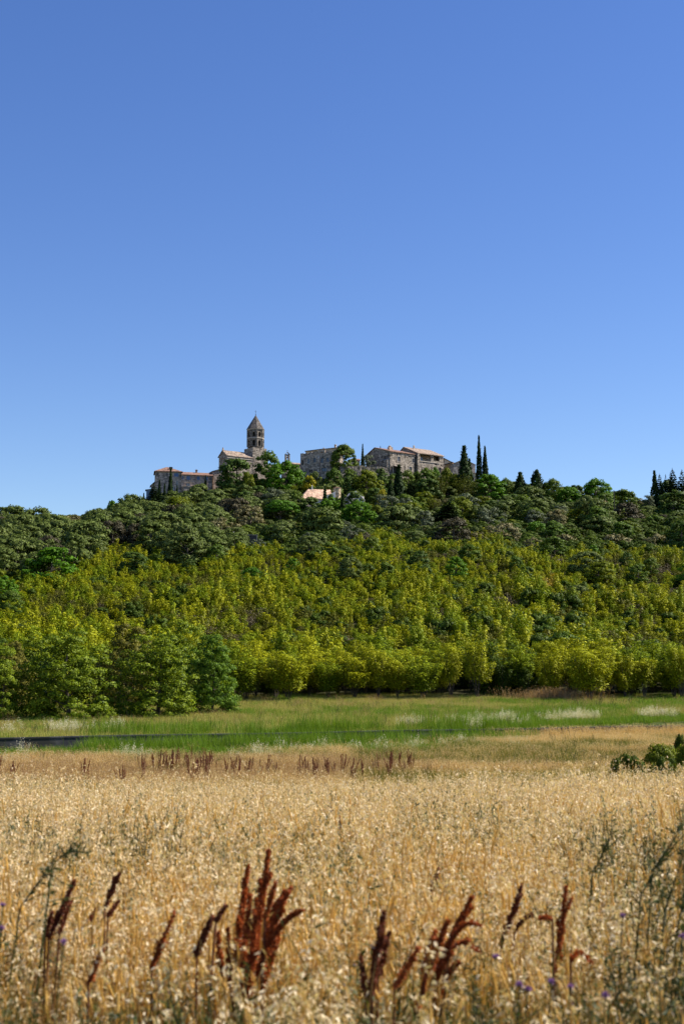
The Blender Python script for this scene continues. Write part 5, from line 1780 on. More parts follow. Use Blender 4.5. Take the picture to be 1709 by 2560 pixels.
# ---- church
def church():
    H = House('church', 'stone church with an octagonal bell tower and pointed spire', 'church', 567, 450, 36)
    L, W = 9.7, 5.0
    ze = H.zat(1138.5); zr = H.zat(1127, 0, W / 2)
    wins = px_windows(H, L, W, [('front', 571, 574, 1141, 1143.5, 'dark'), ('front', 584, 586.5, 1145, 1153, 'dark')])
    wins.append(('left', 1.25, 3.75, ze - 5.2, ze - .55, 'niche'))
    body(H, L, W, ze, 'church_stone', wins, gable='x', zr=zr, name='nave')
    gable_roof(H, L, W, ze + .05, zr + .05, 'faded_tile', ov=.3)
    A = Acc(); box(A, .02, L - .02, -.16, -.003, ze - .75, ze - .5); box(A, .02, L - .02, -.26, -.003, ze - .25, ze - .06)
    obj('cornice', A.mesh('cornice', ['stone_trim']), H.root)
    A = Acc(); box(A, -.22, .22, W / 2 - .22, W / 2 + .22, zr + .26, zr + .65); A.tube([(0, W / 2, zr + .65), (0, W / 2, zr + .9), (0, W / 2, zr + 1.15)], [.16, .22, .05], 7)
    obj('finial', A.mesh('finial', ['church_stone']), H.root)
    # tower base
    tx0, tx1, ty0, ty1 = L + .003, L + 5.3, -.12, 5.2
    zt = H.zat(1118, tx0, ty0)
    A = Acc()
    box(A, tx0, tx1, ty0, ty1, 0, zt)
    box(A, tx0 + .9, tx1 - .9, ty0 + .55, ty1 - .55, zt + .003, zt + .45)
    for cx, cy in ((tx0 + .5, ty0 + .45), (tx1 - .5, ty0 + .45)):   # sloping shoulders at the corners
        V = [(cx - .5, cy - .45, zt + .004), (cx + .5, cy - .45, zt + .004), (cx + .5, cy + .5, zt + .004), (cx - .5, cy + .5, zt + .004), (cx, cy + .2, zt + .6)]
        A.add(V, [(0, 1, 4, 4), (1, 2, 4, 4), (2, 3, 4, 4), (3, 0, 4, 4)])
    obj('tower', A.mesh('tower', ['church_stone']), H.root)
    # belfry
    cx, cy, ap = (tx0 + tx1) / 2, (ty0 + ty1) / 2, 2.52
    z0, zm, z1 = zt + .455, H.zat(1097.5, cx, cy), H.zat(1077, cx, cy)
    hw = ap * math.tan(math.pi / 8)
    A = Acc()
    for k in range(8):
        n = -math.pi / 2 + k * math.pi / 4
        nd = np.array([math.cos(n), math.sin(n)]); d = np.array([-nd[1], nd[0]])
        o = np.array([cx, cy]) + nd * ap - d * hw
        arch_panel(A, o, d, 2 * hw, z0, zm, hw, .92, z0 + .25, zm - 1.15, .5)
        arch_panel(A, o, d, 2 * hw, zm, z1, hw, .86, zm + .45, z1 - 1.15, .5)
        for sgn in (-1, 1):     # thin ring round each arch
            pass
        v = np.array([cx, cy]) + nd * ap * 1.0 + d * hw
        A.tube([(v[0], v[1], z0), (v[0], v[1], (z0 + zm) / 2), (v[0], v[1], zm - .15)], .17, 6)
        A.tube([(v[0], v[1], zm + .16), (v[0], v[1], (z1 + zm) / 2), (v[0], v[1], z1 - .02)], .17, 6)
    obj('belfry', A.mesh('belfry', ['tower_stone']), H.root)

    def octa(A, r0, r1, za, zb, mi=0):
        V = []
        for r, z in ((r0, za), (r1, zb)):
            for k in range(8):
                n = -math.pi / 2 + (k + .5) * math.pi / 4
                V.append((cx + math.cos(n) * r / math.cos(math.pi / 8), cy + math.sin(n) * r / math.cos(math.pi / 8), z))
        Q = [(k, (k + 1) % 8, 8 + (k + 1) % 8, 8 + k) for k in range(8)]
        A.add(V, Q, mi)
        A.add(V[:8], [(0, 1, 2, 3), (0, 3, 4, 7), (4, 5, 6, 7)], mi); A.add(V[8:], [(0, 1, 2, 3), (0, 3, 4, 7), (4, 5, 6, 7)], mi)
    A = Acc(); octa(A, ap + .16, ap + .16, zm - .13, zm + .13); octa(A, ap + .1, ap + .26, z1 + .003, z1 + .3)
    obj('string_course', A.mesh('string_course', ['stone_trim']), H.root)
    A = Acc(); octa(A, ap - .75, ap - .75, z0 + .01, z1 - .02)  # solid core whose dark colour stands in for shade inside the belfry
    obj('belfry_shade_core', A.mesh('belfry_shade_core', ['interior_shade']), H.root)
    zs = H.zat(1038, cx, cy)
    A = Acc(); octa(A, ap + .30, .06, z1 + .304, zs)
    obj('spire', A.mesh('spire', ['slate_spire']), H.root)
    A = Acc(); A.tube([(cx, cy, zs - .1), (cx, cy, zs + .15), (cx, cy, zs + .3)], [.08, .16, .06], 8); obj('finial', A.mesh('finial', ['slate_spire']), H.root)
    cross(H.root, cx, cy, zs + .28, 1.35, .035)
    # lean-to chapel low on the right of the tower, mostly behind leaves
    A = Acc(); box(A, tx1 + .003, tx1 + 3.0, .8, 4.6, 0, zt - 5.0); obj('side_chapel', A.mesh('side_chapel', ['church_stone']), H.root)


church()


def left_houses():
    # small house stepping up to the church
    H = House('lean_to_house', 'narrow pale stone lean-to below the church gable', 'house', 533, 446, 20)
    L, W = 4.6, 4.5
    ze = H.zat(1178); zr = H.zat(1169, L, 0)
    A = Acc()
    facade(A, (0, 0), (1, 0), L, 0, ze); facade(A, (L, 0), (0, 1), W, 0, ze); facade(A, (0, W), (0, -1), W, 0, ze); facade(A, (L, W), (-1, 0), L, 0, ze)
    for y in (0, W): A.add([(0, y, ze), (L, y, ze), (L, y, zr), (L, y, zr)], [(0, 1, 2, 3)])
    A.add([(L, 0, ze), (L, W, ze), (L, W, zr), (L, 0, zr)], [(0, 1, 2, 3)])
    obj('wall', A.mesh('wall', ['house_stone']), H.root)
    A = Acc(); slab(A, [(-.4, -.25, ze + .02), (L + .1, -.25, zr + .24), (L + .1, W + .2, zr + .24), (-.4, W + .2, ze + .02)], .18)
    obj('roof', A.mesh('roof', ['dark_trim']), H.root)
    # long wing with blue shutters
    H = House('village_house', 'long stone wing with four blue shuttered windows and red tiles', 'house', 454.5, 442, 17)
    L, W = 9.75, 6.5
    ze = H.zat(1186.5); zr = ze + 1.15
    wins = px_windows(H, L, W, [('front', 456, 459, 1190, 1199, 'blue'), ('front', 467, 476, 1189, 1199.5, 'blue'), ('front', 493, 500.5, 1190.5, 1199.5, 'blue'), ('front', 512, 519.5, 1191.5, 1200, 'blue'),
                                ('front', 454, 457.5, 1207, 1215, 'white'), ('front', 467, 476, 1207.5, 1215.5, 'white'), ('front', 494, 500.5, 1208.5, 1216, 'white')])
    body(H, L, W, ze, 'house_stone', wins, gable='x', zr=zr)
    gable_roof(H, L, W, ze, zr, 'tile_roof', ov=.3)
    xa, xb = H.along('front', 460, L, W), H.along('front', 485, L, W)
    A = Acc(); box(A, xa, xb, -.10, -.003, H.zat(1205), H.zat(1204)); obj('band', A.mesh('band', ['stone_trim']), H.root)
    A = Acc(); box(A, xa, xb, -1.4, -.004, 0, H.zat(1217)); box(A, xa - .08, xb + .08, -1.48, -.006, H.zat(1217) + .003, H.zat(1217) + .16)
    obj('terrace', A.mesh('terrace', ['pink_stone']), H.root)
    chimney(H.root, H.along('front', 496, L, W), W * .45, zr - .3, zr + .75, .6, .45)
    A = Acc(); A.tube([(L - .05, -.06, 0), (L - .05, -.06, ze * .5), (L - .05, -.06, ze - .05)], .08, 6); obj('downpipe', A.mesh('downpipe', ['iron']), H.root)
    # hipped block
    H = House('village_house', 'square stone house with hipped red roof at the left end', 'house', 388.5, 441, 9)
    L, W = 8.15, 7.6
    ze = H.zat(1178.5); zr = H.zat(1169.5, L * .48, W * .5)
    wins = px_windows(H, L, W, [('front', 436, 447, 1182.5, 1191.5, 'blue'), ('front', 441.5, 446, 1201, 1215, 'white'), ('front', 433, 437, 1217, 1225, 'white')])
    body(H, L, W, ze, 'grey_stone', wins)
    hip_roof(H, L, W, ze, zr, 'tile_roof', (L * .42, W * .5), (L * .5, W * .5))
    A = Acc(); box(A, H.along('front', 434, L, W), H.along('front', 448, L, W), -.08, -.003, H.zat(1194.5), H.zat(1193)); obj('band', A.mesh('band', ['stone_trim']), H.root)
    cxx = H.along('front', 428, L, W)
    chimney(H.root, cxx, 1.6, ze + .3, H.zat(1170, cxx, 1.6), 1.0, .7, 'dark_trim')
    # lower annex with lean-to roof, part of the hipped house
    A = Acc(); zl, zh = H.zat(1213), H.zat(1204)
    facade(A, (-1.15, .7), (1, 0), 1.146, 0, zl); facade(A, (-1.15, 4.7), (0, -1), 4.0, 0, zl); facade(A, (-.004, 4.7), (-1, 0), 1.146, 0, zl)
    for y in (.7, 4.7): A.add([(-1.15, y, zl), (-.004, y, zl), (-.004, y, zh), (-.004, y, zh)], [(0, 1, 2, 3)])
    an = obj('annex', A.mesh('annex', ['grey_stone']), H.root)
    A = Acc(); slab(A, [(-1.6, .4, zl - .1), (-.005, .4, zh + .22), (-.005, 5, zh + .22), (-1.6, 5, zl - .1)], .16); obj('roof', A.mesh('roof', ['dark_trim']), an)
    # blue outbuilding
    H = House('garden_outbuilding', 'small pale blue rendered outbuilding at the far left of the village', 'outbuilding', 367, 438, 9)
    L, W = 2.1, 3
    ze = H.zat(1224.5)
    body(H, L, W, ze, 'blue_render', px_windows(H, L, W, [('front', 374, 378, 1229, 1239, 'glass')]))
    A = Acc(); slab(A, [(-.35, -.3, ze + .05), (L + .1, -.3, ze + .35), (L + .1, W + .2, ze + .35), (-.35, W + .2, ze + .05)], .14); obj('roof', A.mesh('roof', ['dark_trim']), H.root)


left_houses()


def bell_chapel():
    H = House('chapel', 'small chapel whose bell gable stands alone against the sky', 'chapel', 713, 458, 28)
    L, W = 5.6, 3.0
    ze = H.zat(1158.5); zr = ze + .55
    body(H, L, W, ze, 'church_stone', [], gable='x', zr=zr)
    gable_roof(H, L, W, ze, zr, 'faded_tile', ov=.25)
    A = Acc()
    w, t = 1.55, .75
    zb, zt = ze + .02, H.zat(1136, .7, .2)
    arch_panel(A, (.15, .1), (1, 0), w, zb - .4, zt, w / 2, .72, zb + .45, zt - .75, t)
    arch_panel(A, (.15 + w, .1 + t), (-1, 0), w, zb - .4, zt, w / 2, .72, zb + .45, zt - .75, .01)
    for x in (.15, .15 + w): A.add([(x, .1, zb - .4), (x, .1 + t, zb - .4), (x, .1 + t, zt), (x, .1, zt)], [(0, 1, 2, 3)])
    V = [(.05, 0, zt), (.25 + w, 0, zt), (.25 + w, .2 + t, zt), (.05, .2 + t, zt), (.15 + w / 2, 0.05, zt + .75), (.15 + w / 2, .15 + t, zt + .75)]
    A.add(V, [(0, 1, 4, 4), (1, 2, 5, 4), (2, 3, 5, 5), (3, 0, 4, 5), (0, 3, 2, 1)])
    g = obj('bell_gable', A.mesh('bell_gable', ['church_stone']), H.root)
    A = Acc(); A.tube([(.15 + w / 2, .1 + t / 2, zt - 1.2), (.15 + w / 2, .1 + t / 2, zt - .95), (.15 + w / 2, .1 + t / 2, zt - .7)], [.24, .17, .06], 10)
    obj('bell', A.mesh('bell', ['iron'], smooth=True), g)
    cross(g, .15 + w / 2, .1 + t / 2, zt + .72, .75, .04, 'church_stone')


bell_chapel()


def castle():
    H = House('castle', 'grey ruined castle block with ragged top and small windows', 'castle', 750.5, 452, -22)
    L, W = 11.2, 9
    ze = H.zat(1136.5)
    zl = [('front', 754, 758, 1150, 1163, 'dark'), ('front', 768, 773.5, 1146, 1159, 'sky'), ('front', 783, 789.5, 1144.5, 1156.5, 'glass'), ('front', 801, 807.5, 1145, 1157.5, 'glass'), ('front', 815, 822, 1144, 1155, 'glass'),
          ('front', 774, 777, 1174.5, 1182, 'dark'), ('front', 778.5, 781.5, 1173.5, 1182, 'dark'), ('front', 803.5, 816, 1169.5, 1178.5, 'glass')]
    wins = px_windows(H, L, W, zl)
    body(H, L, W, ze, 'grey_stone', wins)
    # ragged parapet pieces with one more window
    xa, xb = H.along('front', 794, L, W), H.along('front', 812, L, W)
    z2 = H.zat(1128)
    A = Acc()
    hole = px_windows(H, L, W, [('front', 800.5, 807, 1129.5, 1135.8, 'sky')])[0]
    facade(A, (xa, .001), (1, 0), xb - xa, ze + .002, z2, [(hole[1] - xa, hole[2] - xa, max(hole[3], ze + .1), min(hole[4], z2 - .1))], .5)
    box(A, xa, xb, .5, .55, ze + .002, ze + .12)
    for x in (xa, xb): A.add([(x, .001, ze), (x, .55, ze), (x, .55, z2), (x, .001, z2)], [(0, 1, 2, 3)])
    A.add([(xa, .001, z2), (xb, .001, z2), (xb, .5, z2), (xa, .5, z2)], [(0, 1, 2, 3)])
    rr = np.random.default_rng(5)
    x = 0.02
    while x < L - .3:
        w = rr.uniform(.5, 1.3)
        if not (x + w > xa - .05 and x < xb + .05):
            hgt = .75 * x / L * (x < xa) + rr.uniform(.05, .45)
            box(A, x, min(x + w, L - .02) - .003, .01, .5, ze + .003, ze + hgt)
        x += w
    obj('parapet', A.mesh('parapet', ['grey_stone']), H.root)
    xp = H.along('front', 794, L, W)
    A = Acc(); box(A, xp - .02, xp + .75, -.45, -.003, 0, ze - 1.6); A.add([(xp - .02, -.45, ze - 1.6), (xp + .75, -.45, ze - 1.6), (xp + .75, -.003, ze - .8), (xp - .02, -.003, ze - .8)], [(0, 1, 2, 3)])
    obj('buttress', A.mesh('buttress', ['grey_stone']), H.root)
    # set back upper storey
    xs0, xs1 = H.along('front', 757, L, W) + .4, H.along('front', 806, L, W)
    zu0, zu1 = H.zat(1128.5, xs0, 1.2), H.zat(1122.5, xs1, 1.2)
    A = Acc()
    V = [(xs0, 1.2, ze), (xs1, 1.2, ze), (xs1, 1.2, zu1), (xs0, 1.2, zu0), (xs0, 6, ze), (xs1, 6, ze), (xs1, 6, zu1), (xs0, 6, zu0)]
    A.add(V, [(0, 1, 2, 3), (1, 5, 6, 2), (5, 4, 7, 6), (4, 0, 3, 7)])
    up = obj('upper_storey', A.mesh('upper_storey', ['tan_render']), H.root)
    A = Acc(); slab(A, [(xs0 - .2, .95, zu0 + .15), (xs1 + .1, .95, zu1 + .15), (xs1 + .1, 6.2, zu1 + .5), (xs0 - .2, 6.2, zu0 + .5)], .22); obj('roof', A.mesh('roof', ['dark_trim']), up)
    # lighter roofed wing on the right
    xw0, xw1 = xs1 + .15, L + 3.2
    zw0, zw1 = H.zat(1123.5, xw0, 1.6), H.zat(1118.5, xw1, 1.6)
    A = Acc()
    V = [(xw0, 1.6, ze), (xw1, 1.6, ze), (xw1, 1.6, zw1), (xw0, 1.6, zw0), (xw0, 7, ze), (xw1, 7, ze), (xw1, 7, zw1), (xw0, 7, zw0)]
    A.add(V, [(0, 1, 2, 3), (1, 5, 6, 2), (5, 4, 7, 6), (4, 0, 3, 7)])
    up = obj('roofed_wing', A.mesh('roofed_wing', ['cream_render']), H.root)
    A = Acc(); slab(A, [(xw0 - .3, 1.2, zw0 + .2), (xw1 + .3, 1.2, zw1 + .2), (xw1 + .3, 7.2, zw1 + .75), (xw0 - .3, 7.2, zw0 + .75)], .2); obj('roof', A.mesh('roof', ['faded_tile']), up)
    xc = H.along('front', 829, L, W); chimney(H.root, xc, 3.0, zw0, H.zat(1113.5, xc, 3), .5, .5, 'house_stone')
    xc = H.along('front', 804.5, L, W); chimney(H.root, xc, 1.5, zu1 - .2, H.zat(1119, xc, 1.5), .3, .3, 'stone_trim', cap=False)
    # low cottage behind the round tree
    H = House('cottage', 'low pale cottage glimpsed right of the round tree', 'house', 880, 462, 10)
    L, W = 2.6, 3
    ze = H.zat(1151); body(H, L, W, ze, 'cream_render', px_windows(H, L, W, [('front', 887, 889, 1153, 1157, 'dark')]), gable='x', zr=ze + .6)
    gable_roof(H, L, W, ze, ze + .6, 'tile_roof', ov=.2)


castle()


def retaining_wall():
    p0, p1 = P(850, 1162, 442), P(972, 1162, 447)
    o = np.array([p0.x, p0.y]); e = np.array([p1.x, p1.y])
    d = e - o; Ln = np.linalg.norm(d); yaw = math.degrees(math.atan2(d[1], d[0]))
    H = House('retaining_wall', 'rough stone retaining wall between the castle and the big house', 'wall', 850, 442, yaw)
    r = np.random.default_rng(12)
    n, m = 60, 16
    zt = H.zat(1162.5)
    A = Acc()
    V = []
    for i in range(n + 1):
        x = Ln * i / n
        top = zt - .45 * (1 - min(1, i / (n * .25))) + .18 * math.sin(x * 1.1) + r.normal() * .05
        for j in range(m + 1):
            f = j / m
            V.append((x, -.9 * (1 - f) + .045 * r.normal(), top * f))
    Q = [(i * (m + 1) + j, (i + 1) * (m + 1) + j, (i + 1) * (m + 1) + j + 1, i * (m + 1) + j + 1) for i in range(n) for j in range(m)]
    k = len(V)
    for i in range(n + 1): V.append((Ln * i / n, 1.4, V[i * (m + 1) + m][2] + .05))
    Q += [(i * (m + 1) + m, (i + 1) * (m + 1) + m, k + i + 1, k + i) for i in range(n)]
    for i in range(n + 1): V.append((Ln * i / n, 1.4, 0))
    Q += [(k + i, k + i + 1, k + n + 2 + i, k + n + 1 + i) for i in range(n)]
    A.add(V, Q)
    obj('masonry', A.mesh('masonry', ['old_masonry']), H.root)


retaining_wall()


def big_house():
    H = House('village_house', 'big rubble stone house with dark gable end and sunlit windows', 'house', 975, 450, 38)
    L, W = 10.2, 12.2
    ze = H.zat(1128.5); rg = .62
    zr = H.zat(1120, 0, W * rg)
    wins = px_windows(H, L, W, [('left', 960.5, 973, 1139, 1147, 'glass'), ('front', 993.5, 1000, 1141.5, 1154, 'trim'), ('front', 1029.5, 1035, 1146, 1157, 'trim'), ('front', 1022.5, 1028.5, 1167, 1177, 'trim'),
                                ('front', 976.3, 980.5, 1166, 1182, 'dark'), ('front', 983, 992, 1166.5, 1183, 'dark')])
    body(H, L, W, ze, 'rubble_stone', wins, gable='x', ridge=rg, zr=zr)
    gable_roof(H, L, W, ze, zr, 'tile_roof', ridge=rg, ov=.3)
    A = Acc(); xa, xb = H.along('front', 983, L, W), H.along('front', 1002, L, W)
    zc = H.zat(1164.5); slab(A, [(xa, -1.3, zc - .05), (xb, -1.3, zc - .05), (xb, -.004, zc + .25), (xa, -.004, zc + .25)], .14)
    obj('canopy', A.mesh('canopy', ['stone_trim']), H.root)
    zb = H.zat(1149, 0, 0)
    A = Acc(); box(A, -.9, -.003, .35, 4.2, 0, zb); A.add([(-.9, .35, zb), (-.003, .35, zb + .5), (-.003, 4.2, zb + .5), (-.9, 4.2, zb)], [(0, 1, 2, 3)])
    for y in (.35, 4.2): A.add([(-.9, y, zb), (-.003, y, zb), (-.003, y, zb + .5), (-.003, y, zb + .5)], [(0, 1, 2, 3)])
    obj('buttress', A.mesh('buttress', ['rubble_stone']), H.root)
    # row of stubs under the eave
    A = Acc(); x0 = H.along('front', 1022, L, W)
    for i in range(6): box(A, x0 + i * .42, x0 + i * .42 + .2, -.22, -.003, H.zat(1140, x0), H.zat(1138.3, x0))
    obj('corbels', A.mesh('corbels', ['rubble_stone']), H.root)
    xq, yq = 4.6, W * .45
    A = Acc(); box(A, xq - .75, xq + .75, yq - .5, yq + .5, zr - 1.4, zr + .45); A.tube([(xq - .2, yq, zr + .45), (xq - .2, yq, zr + .75), (xq - .2, yq, zr + .95)], [.5, .5, .3], 10)
    obj('chimney', A.mesh('chimney', ['house_stone']), H.root)
    A = Acc(); A.tube([(2.2, W * rg, zr), (2.2, W * rg, zr + .5), (2.2, W * rg, zr + 1.0)], [.16, .14, .03], 6); obj('roof_vent', A.mesh('roof_vent', ['iron']), H.root)
    # second block with the open loggia
    H = House('village_house', 'stone house with an open covered loggia under its long roof', 'house', 1043.5, 456.8, 38)
    L, W = 11.2, 11
    ze = H.zat(1132.5); rg = .6
    zr = H.zat(1118.5, 0, W * rg)
    A = Acc()
    lx0, lx1, lx2, lx3 = H.along('front', 1050, L, W), H.along('front', 1077, L, W), H.along('front', 1082.5, L, W), H.along('front', 1098, L, W)
    lz0, lz1 = H.zat(1150.5), ze - .25
    wins = px_windows(H, L, W, [('front', 1061, 1066, 1169, 1176.5, 'dark'), ('front', 1097, 1102, 1169, 1182, 'door'), ('front', 1087, 1091, 1158, 1163, 'dark'), ('front', 1100, 1103, 1161, 1165, 'dark')])
    holes = [w[1:5] for w in wins] + [(lx0, lx1, lz0, lz1), (lx2, lx3, H.zat(1151.5, lx2), lz1)]
    facade(A, (0, 0), (1, 0), L, 0, ze, holes, .4)
    for sd in ('right', 'left', 'back'):
        o, d, ln = SIDES[sd](L, W); facade(A, o, d, ln, 0, ze)
    for x in (0, L): A.add([(x, 0, ze), (x, W, ze), (x, W * rg, zr), (x, W * rg, zr)], [(0, 1, 2, 3)])
    obj('wall', A.mesh('wall', ['rubble_stone']), H.root)
    windows(H, L, W, wins, .4)
    A = Acc()
    box(A, lx0 - .4, lx3 + .4, 2.2, 2.4, lz0 - .5, ze - .05); box(A, lx0 - .4, lx3 + .4, .41, 2.19, lz0 - .5, lz0 - .3)
    lo = obj('loggia', A.mesh('loggia', ['house_stone']), H.root)
    for xa in (lx0 + 1.0, lx0 + 2.1, lx2 + .5):
        A = Acc(); box(A, xa, xa + .75, 2.14, 2.197, lz0 - .2, lz0 + 1.5); w_ = obj('window', A.mesh('window', ['window_glass']), lo)
    A = Acc(); xo = H.along('front', 1049, L, W); box(A, xo, H.along('front', 1098, L, W), -.18, -.003, lz0 - .28, lz0 - .06); obj('ledge', A.mesh('ledge', ['stone_trim']), H.root)
    A = Acc(); box(A, -.25, .62, -.35, -.004, 0, ze - .2); obj('buttress', A.mesh('buttress', ['rubble_stone']), H.root)
    gable_roof(H, L, W, ze, zr, 'faded_tile', ridge=rg, ov=.35)
    A = Acc(); box(A, 3.2, 3.6, W * .5, W * .5 + .4, zr - .5, H.zat(1113.5, 3.4, W * .5)); obj('chimney', A.mesh('chimney', ['pink_stone']), H.root)


big_house()


def right_houses():
    H = House('village_house', 'cream house with a low gable rising behind the ochre walled one', 'house', 1110, 472, 20)
    L, W = 6.0, 6.0
    ze = H.zat(1156); zr = H.zat(1146.5, 0, 0)
    A = Acc()
    for sd in ('front', 'right', 'left', 'back'):
        o, d, ln = SIDES[sd](L, W); facade(A, o, d, ln, 0, ze)
    for y in (0, W): A.add([(0, y, ze), (L * .5, y, ze), (0, y, zr), (0, y, zr)], [(0, 1, 2, 3)])
    obj('wall', A.mesh('wall', ['cream_render']), H.root)
    A = Acc(); slab(A, [(-.2, -.3, zr + .2), (L * .55, -.3, ze + .05), (L * .55, W, ze + .05), (-.2, W, zr + .2)], .16); obj('roof', A.mesh('roof', ['dark_trim']), H.root)
    H = House('village_house', 'small house with a bare ochre wall beside the loggia house', 'house', 1111.5, 458, -18)
    L, W = 2.6, 4
    zl, zh = H.zat(1162.5), H.zat(1157, L, 0)
    A = Acc()
    V = [(0, 0, 0), (L, 0, 0), (L, 0, zh), (0, 0, zl), (0, W, 0), (L, W, 0), (L, W, zh), (0, W, zl)]
    A.add(V, [(0, 1, 2, 3), (1, 5, 6, 2), (5, 4, 7, 6), (4, 0, 3, 7)])
    obj('wall', A.mesh('wall', ['ochre_render']), H.root)
    A = Acc(); slab(A, [(-.2, -.35, zl + .2), (L + .1, -.35, zh + .3), (L + .1, W, zh + .3), (-.2, W, zl + .2)], .2); obj('roof', A.mesh('roof', ['dark_trim']), H.root)
    H = House('village_house', 'stone gable house half hidden behind the broad pointed cypress', 'house', 1130.5, 455, 16)
    L, W = 7.9, 8
    ze = H.zat(1160); zr = H.zat(1148.5, L * .5, 0)
    wins = px_windows(H, L, W, [('front', 1141.6, 1144.4, 1184, 1192, 'trim'), ('front', 1145.6, 1148, 1185.5, 1192, 'dark'), ('front', 1143.5, 1147.5, 1173.5, 1177, 'dark')])
    A = Acc()
    body(H, L, W, ze, 'pink_stone', wins, gable='y', ridge=.5, zr=zr)
    gable_roof(H, L, W, ze, zr, 'faded_tile', axis='y', ov=.18, t=.14)
    H = House('village_house', 'low cream annex at the right end of the village', 'house', 1177, 452, 14)
    L, W = 2.2, 4
    ze = H.zat(1183.5); body(H, L, W, ze, 'cream_render', px_windows(H, L, W, [('front', 1188, 1192, 1187, 1190, 'dark')]))
    A = Acc(); slab(A, [(-.2, -.3, ze + .12), (L + .2, -.3, ze + .12), (L + .2, W, ze + .6), (-.2, W, ze + .6)], .14); obj('roof', A.mesh('roof', ['faded_tile']), H.root)


right_houses()


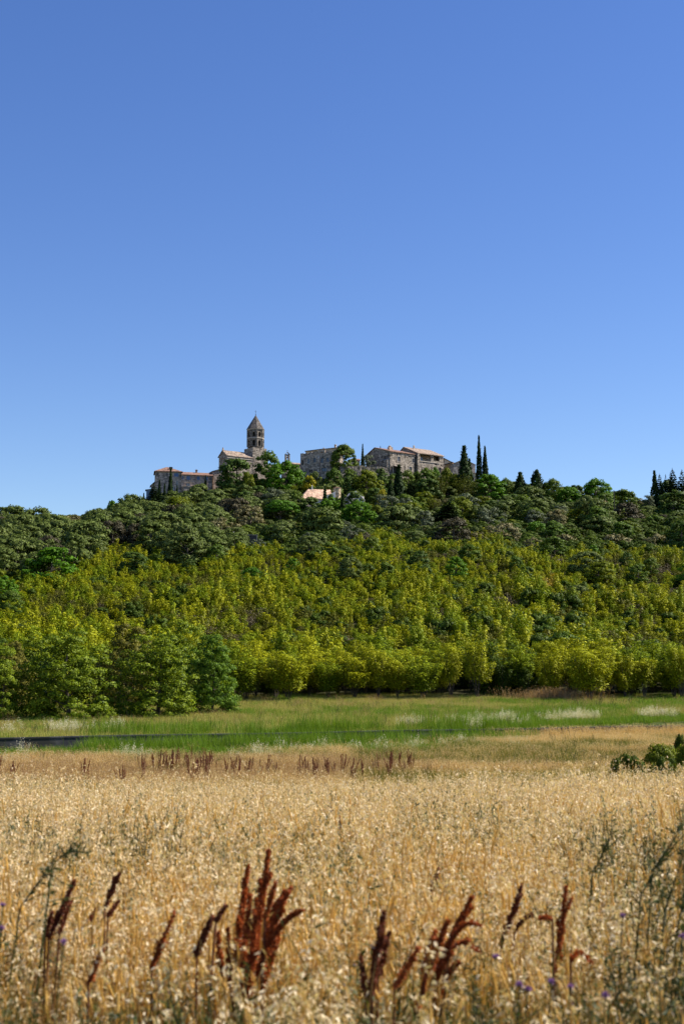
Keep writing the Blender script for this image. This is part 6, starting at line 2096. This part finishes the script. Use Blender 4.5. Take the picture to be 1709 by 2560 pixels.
def slope_houses():
    H = House('villa', 'house with broad pale terracotta roof and round tan turret among trees', 'house', 754, 402, 14, sink=1)
    L, W = 9.2, 7.5
    ze = H.zat(1246); zr = H.zat(1225, L * .6, W * .5)
    wins = px_windows(H, L, W, [('front', 812, 818, 1249, 1256, 'dark')])
    body(H, L, W, ze, 'white_render', wins, gable=None)
    A = Acc(); t = .2; ov = .4
    rx = L * .30
    slab(A, [(-ov, -ov, ze), (L + .1, -ov, ze), (L + .1, W * .5, zr + t), (rx, W * .5, zr + t)], t)
    slab(A, [(L + .1, W + ov, ze), (-ov, W + ov, ze), (rx, W * .5, zr + t), (L + .1, W * .5, zr + t)], t)
    slab(A, [(-ov, W + ov, ze), (-ov, -ov, ze), (rx, W * .5, zr + t)], t)
    obj('roof', A.mesh('roof', ['pale_tile']), H.root)
    A = Acc(); A.add([(L, 0, ze - .2), (L, W, ze - .2), (L, W * .5, zr), (L, W * .5, zr)], [(0, 1, 2, 3)]); obj('gable_wall', A.mesh('gable_wall', ['white_render']), H.root)
    A = Acc(); zp = H.zat(1250); box(A, -.6, 1.4, -1.6, -.003, 0, zp - .3); slab(A, [(-.8, -1.9, zp - .25), (1.6, -1.9, zp - .25), (1.6, -.01, zp + .55), (-.8, -.01, zp + .55)], .16)
    obj('porch', A.mesh('porch', ['pale_tile']), H.root)
    # projecting white bay under the right part of the roof
    xa = L * .70; zb0 = H.zat(1240, L * .85, -.5)
    A = Acc(); box(A, xa, L + .4, -1.2, -.01, 0, zb0 - .35)
    A.add([(xa, -1.2, zb0 - .35), (L + .4, -1.2, zb0 - .35), (L + .4, -1.2, zb0 + 1.3), (xa, -1.2, zb0 - .35)], [(0, 1, 2, 3)])
    obj('bay', A.mesh('bay', ['white_render']), H.root)
    cx, cy, r = L + 1.25, .4, 1.05
    zt = H.zat(1219.5, cx, cy - r)
    A = Acc(); A.tube([(cx, cy, 0), (cx, cy, zt * .5), (cx, cy, zt)], r, 24)
    tu = obj('turret', A.mesh('turret', ['tan_render'], smooth=True), H.root)
    A = Acc(); A.tube([(cx, cy, zt + .002), (cx, cy, zt + .12), (cx, cy, zt + .45)], [r + .15, r + .15, .05], 24); obj('roof', A.mesh('roof', ['tile_roof']), tu)
    xf, yf = 3.9, W * .5
    A = Acc(); box(A, xf - .2, xf + .2, yf - .2, yf + .2, zr - .2, zr + .75); A.tube([(xf, yf, zr + .75), (xf, yf, zr + 1.1), (xf, yf, zr + 1.4)], .1, 8); obj('chimney', A.mesh('chimney', ['white_render']), H.root)
    H = House('villa', 'small white gabled house half covered by trees right of the turret', 'house', 874, 400, 22, sink=1)
    L, W = 4.4, 5
    ze = H.zat(1250, L, 0); zr = H.zat(1229, L * .4, 0)
    body(H, L, W, ze, 'white_render', px_windows(H, L, W, [('front', 884, 889, 1240, 1248, 'glass')]), gable='y', ridge=.42, zr=zr)
    gable_roof(H, L, W, ze, zr, 'white_render', axis='y', ridge=.42, ov=.22, t=.16)
    # dark shed low in the trees
    H = House('garden_shed', 'dark brown shed with a pale roof edge in the oak wood', 'shed', 604, 331, 3, sink=1)
    L, W = 3.75, 3.0
    ze = H.zat(1338)
    body(H, L, W, ze, 'dark_wood', px_windows(H, L, W, [('front', 612, 616, 1342, 1350, 'dark')]))
    A = Acc(); box(A, -.12, L + .12, -.2, W + .1, ze + .003, ze + .12); obj('roof', A.mesh('roof', ['stone_trim']), H.root)
    A = Acc(); box(A, L - .14, L - .02, -.1, -.003, 0, ze - .003); obj('post', A.mesh('post', ['stone_trim']), H.root)
    # satellite dish on its mast
    p = P(585, 1332, 331); g = G(p.x, p.y)
    t = thing('satellite_dish', 'white satellite dish in the trees left of the dark shed', 'satellite dish', (p.x, p.y, g))
    h = p.z - g
    A = Acc(); A.tube([(0, .12, -.3), (0, .12, h * .5), (0, .1, h)], .035, 6); obj('mast', A.mesh('mast', ['iron']), t)
    A = Acc(); ax = unit(np.array([[.55, -1, .55]]))[0]
    q = np.array([0, 0, h]); ts = np.linspace(0, 1, 5)
    A.tube([q + ax * (.02 + .11 * k * k) for k in ts], [.03 + .30 * k for k in ts], 16)
    obj('reflector', A.mesh('reflector', ['white_paint'], smooth=True), t)
    A = Acc(); A.tube([q + ax * .03, q + ax * .2 + np.array([0, 0, -.1]), q + ax * .42], .018, 5); obj('feed_arm', A.mesh('feed_arm', ['iron']), t)
    # poles
    for u, v, D, w, lb in ((1533, 1226, 404, .13, 'weathered dark utility pole on the right slope'), (1325, 1214, 420, .08, 'thin dark pole between the two skyline cypresses')):
        p = P(u, v, D); g = G(p.x, p.y); h = p.z - g
        t = thing('utility_pole', lb, 'pole', (p.x, p.y, g))
        A = Acc(); A.tube([(0, 0, -.8), (0, 0, h * .5), (0, 0, h)], [w * 1.25, w * 1.1, w], 8); obj('post', A.mesh('post', ['pole_wood'], smooth=True), t)
        A = Acc(); box(A, -.35, .35, -w - .12, -w - .003, h - .35, h - .25); obj('crossarm', A.mesh('crossarm', ['pole_wood']), t)
        for x in (-.28, .28):
            A = Acc(); A.tube([(x, -w - .06, h - .25), (x, -w - .06, h - .17), (x, -w - .06, h - .1)], [.03, .05, .03], 6); obj('insulator', A.mesh('insulator', ['white_paint']), t)


slope_houses()
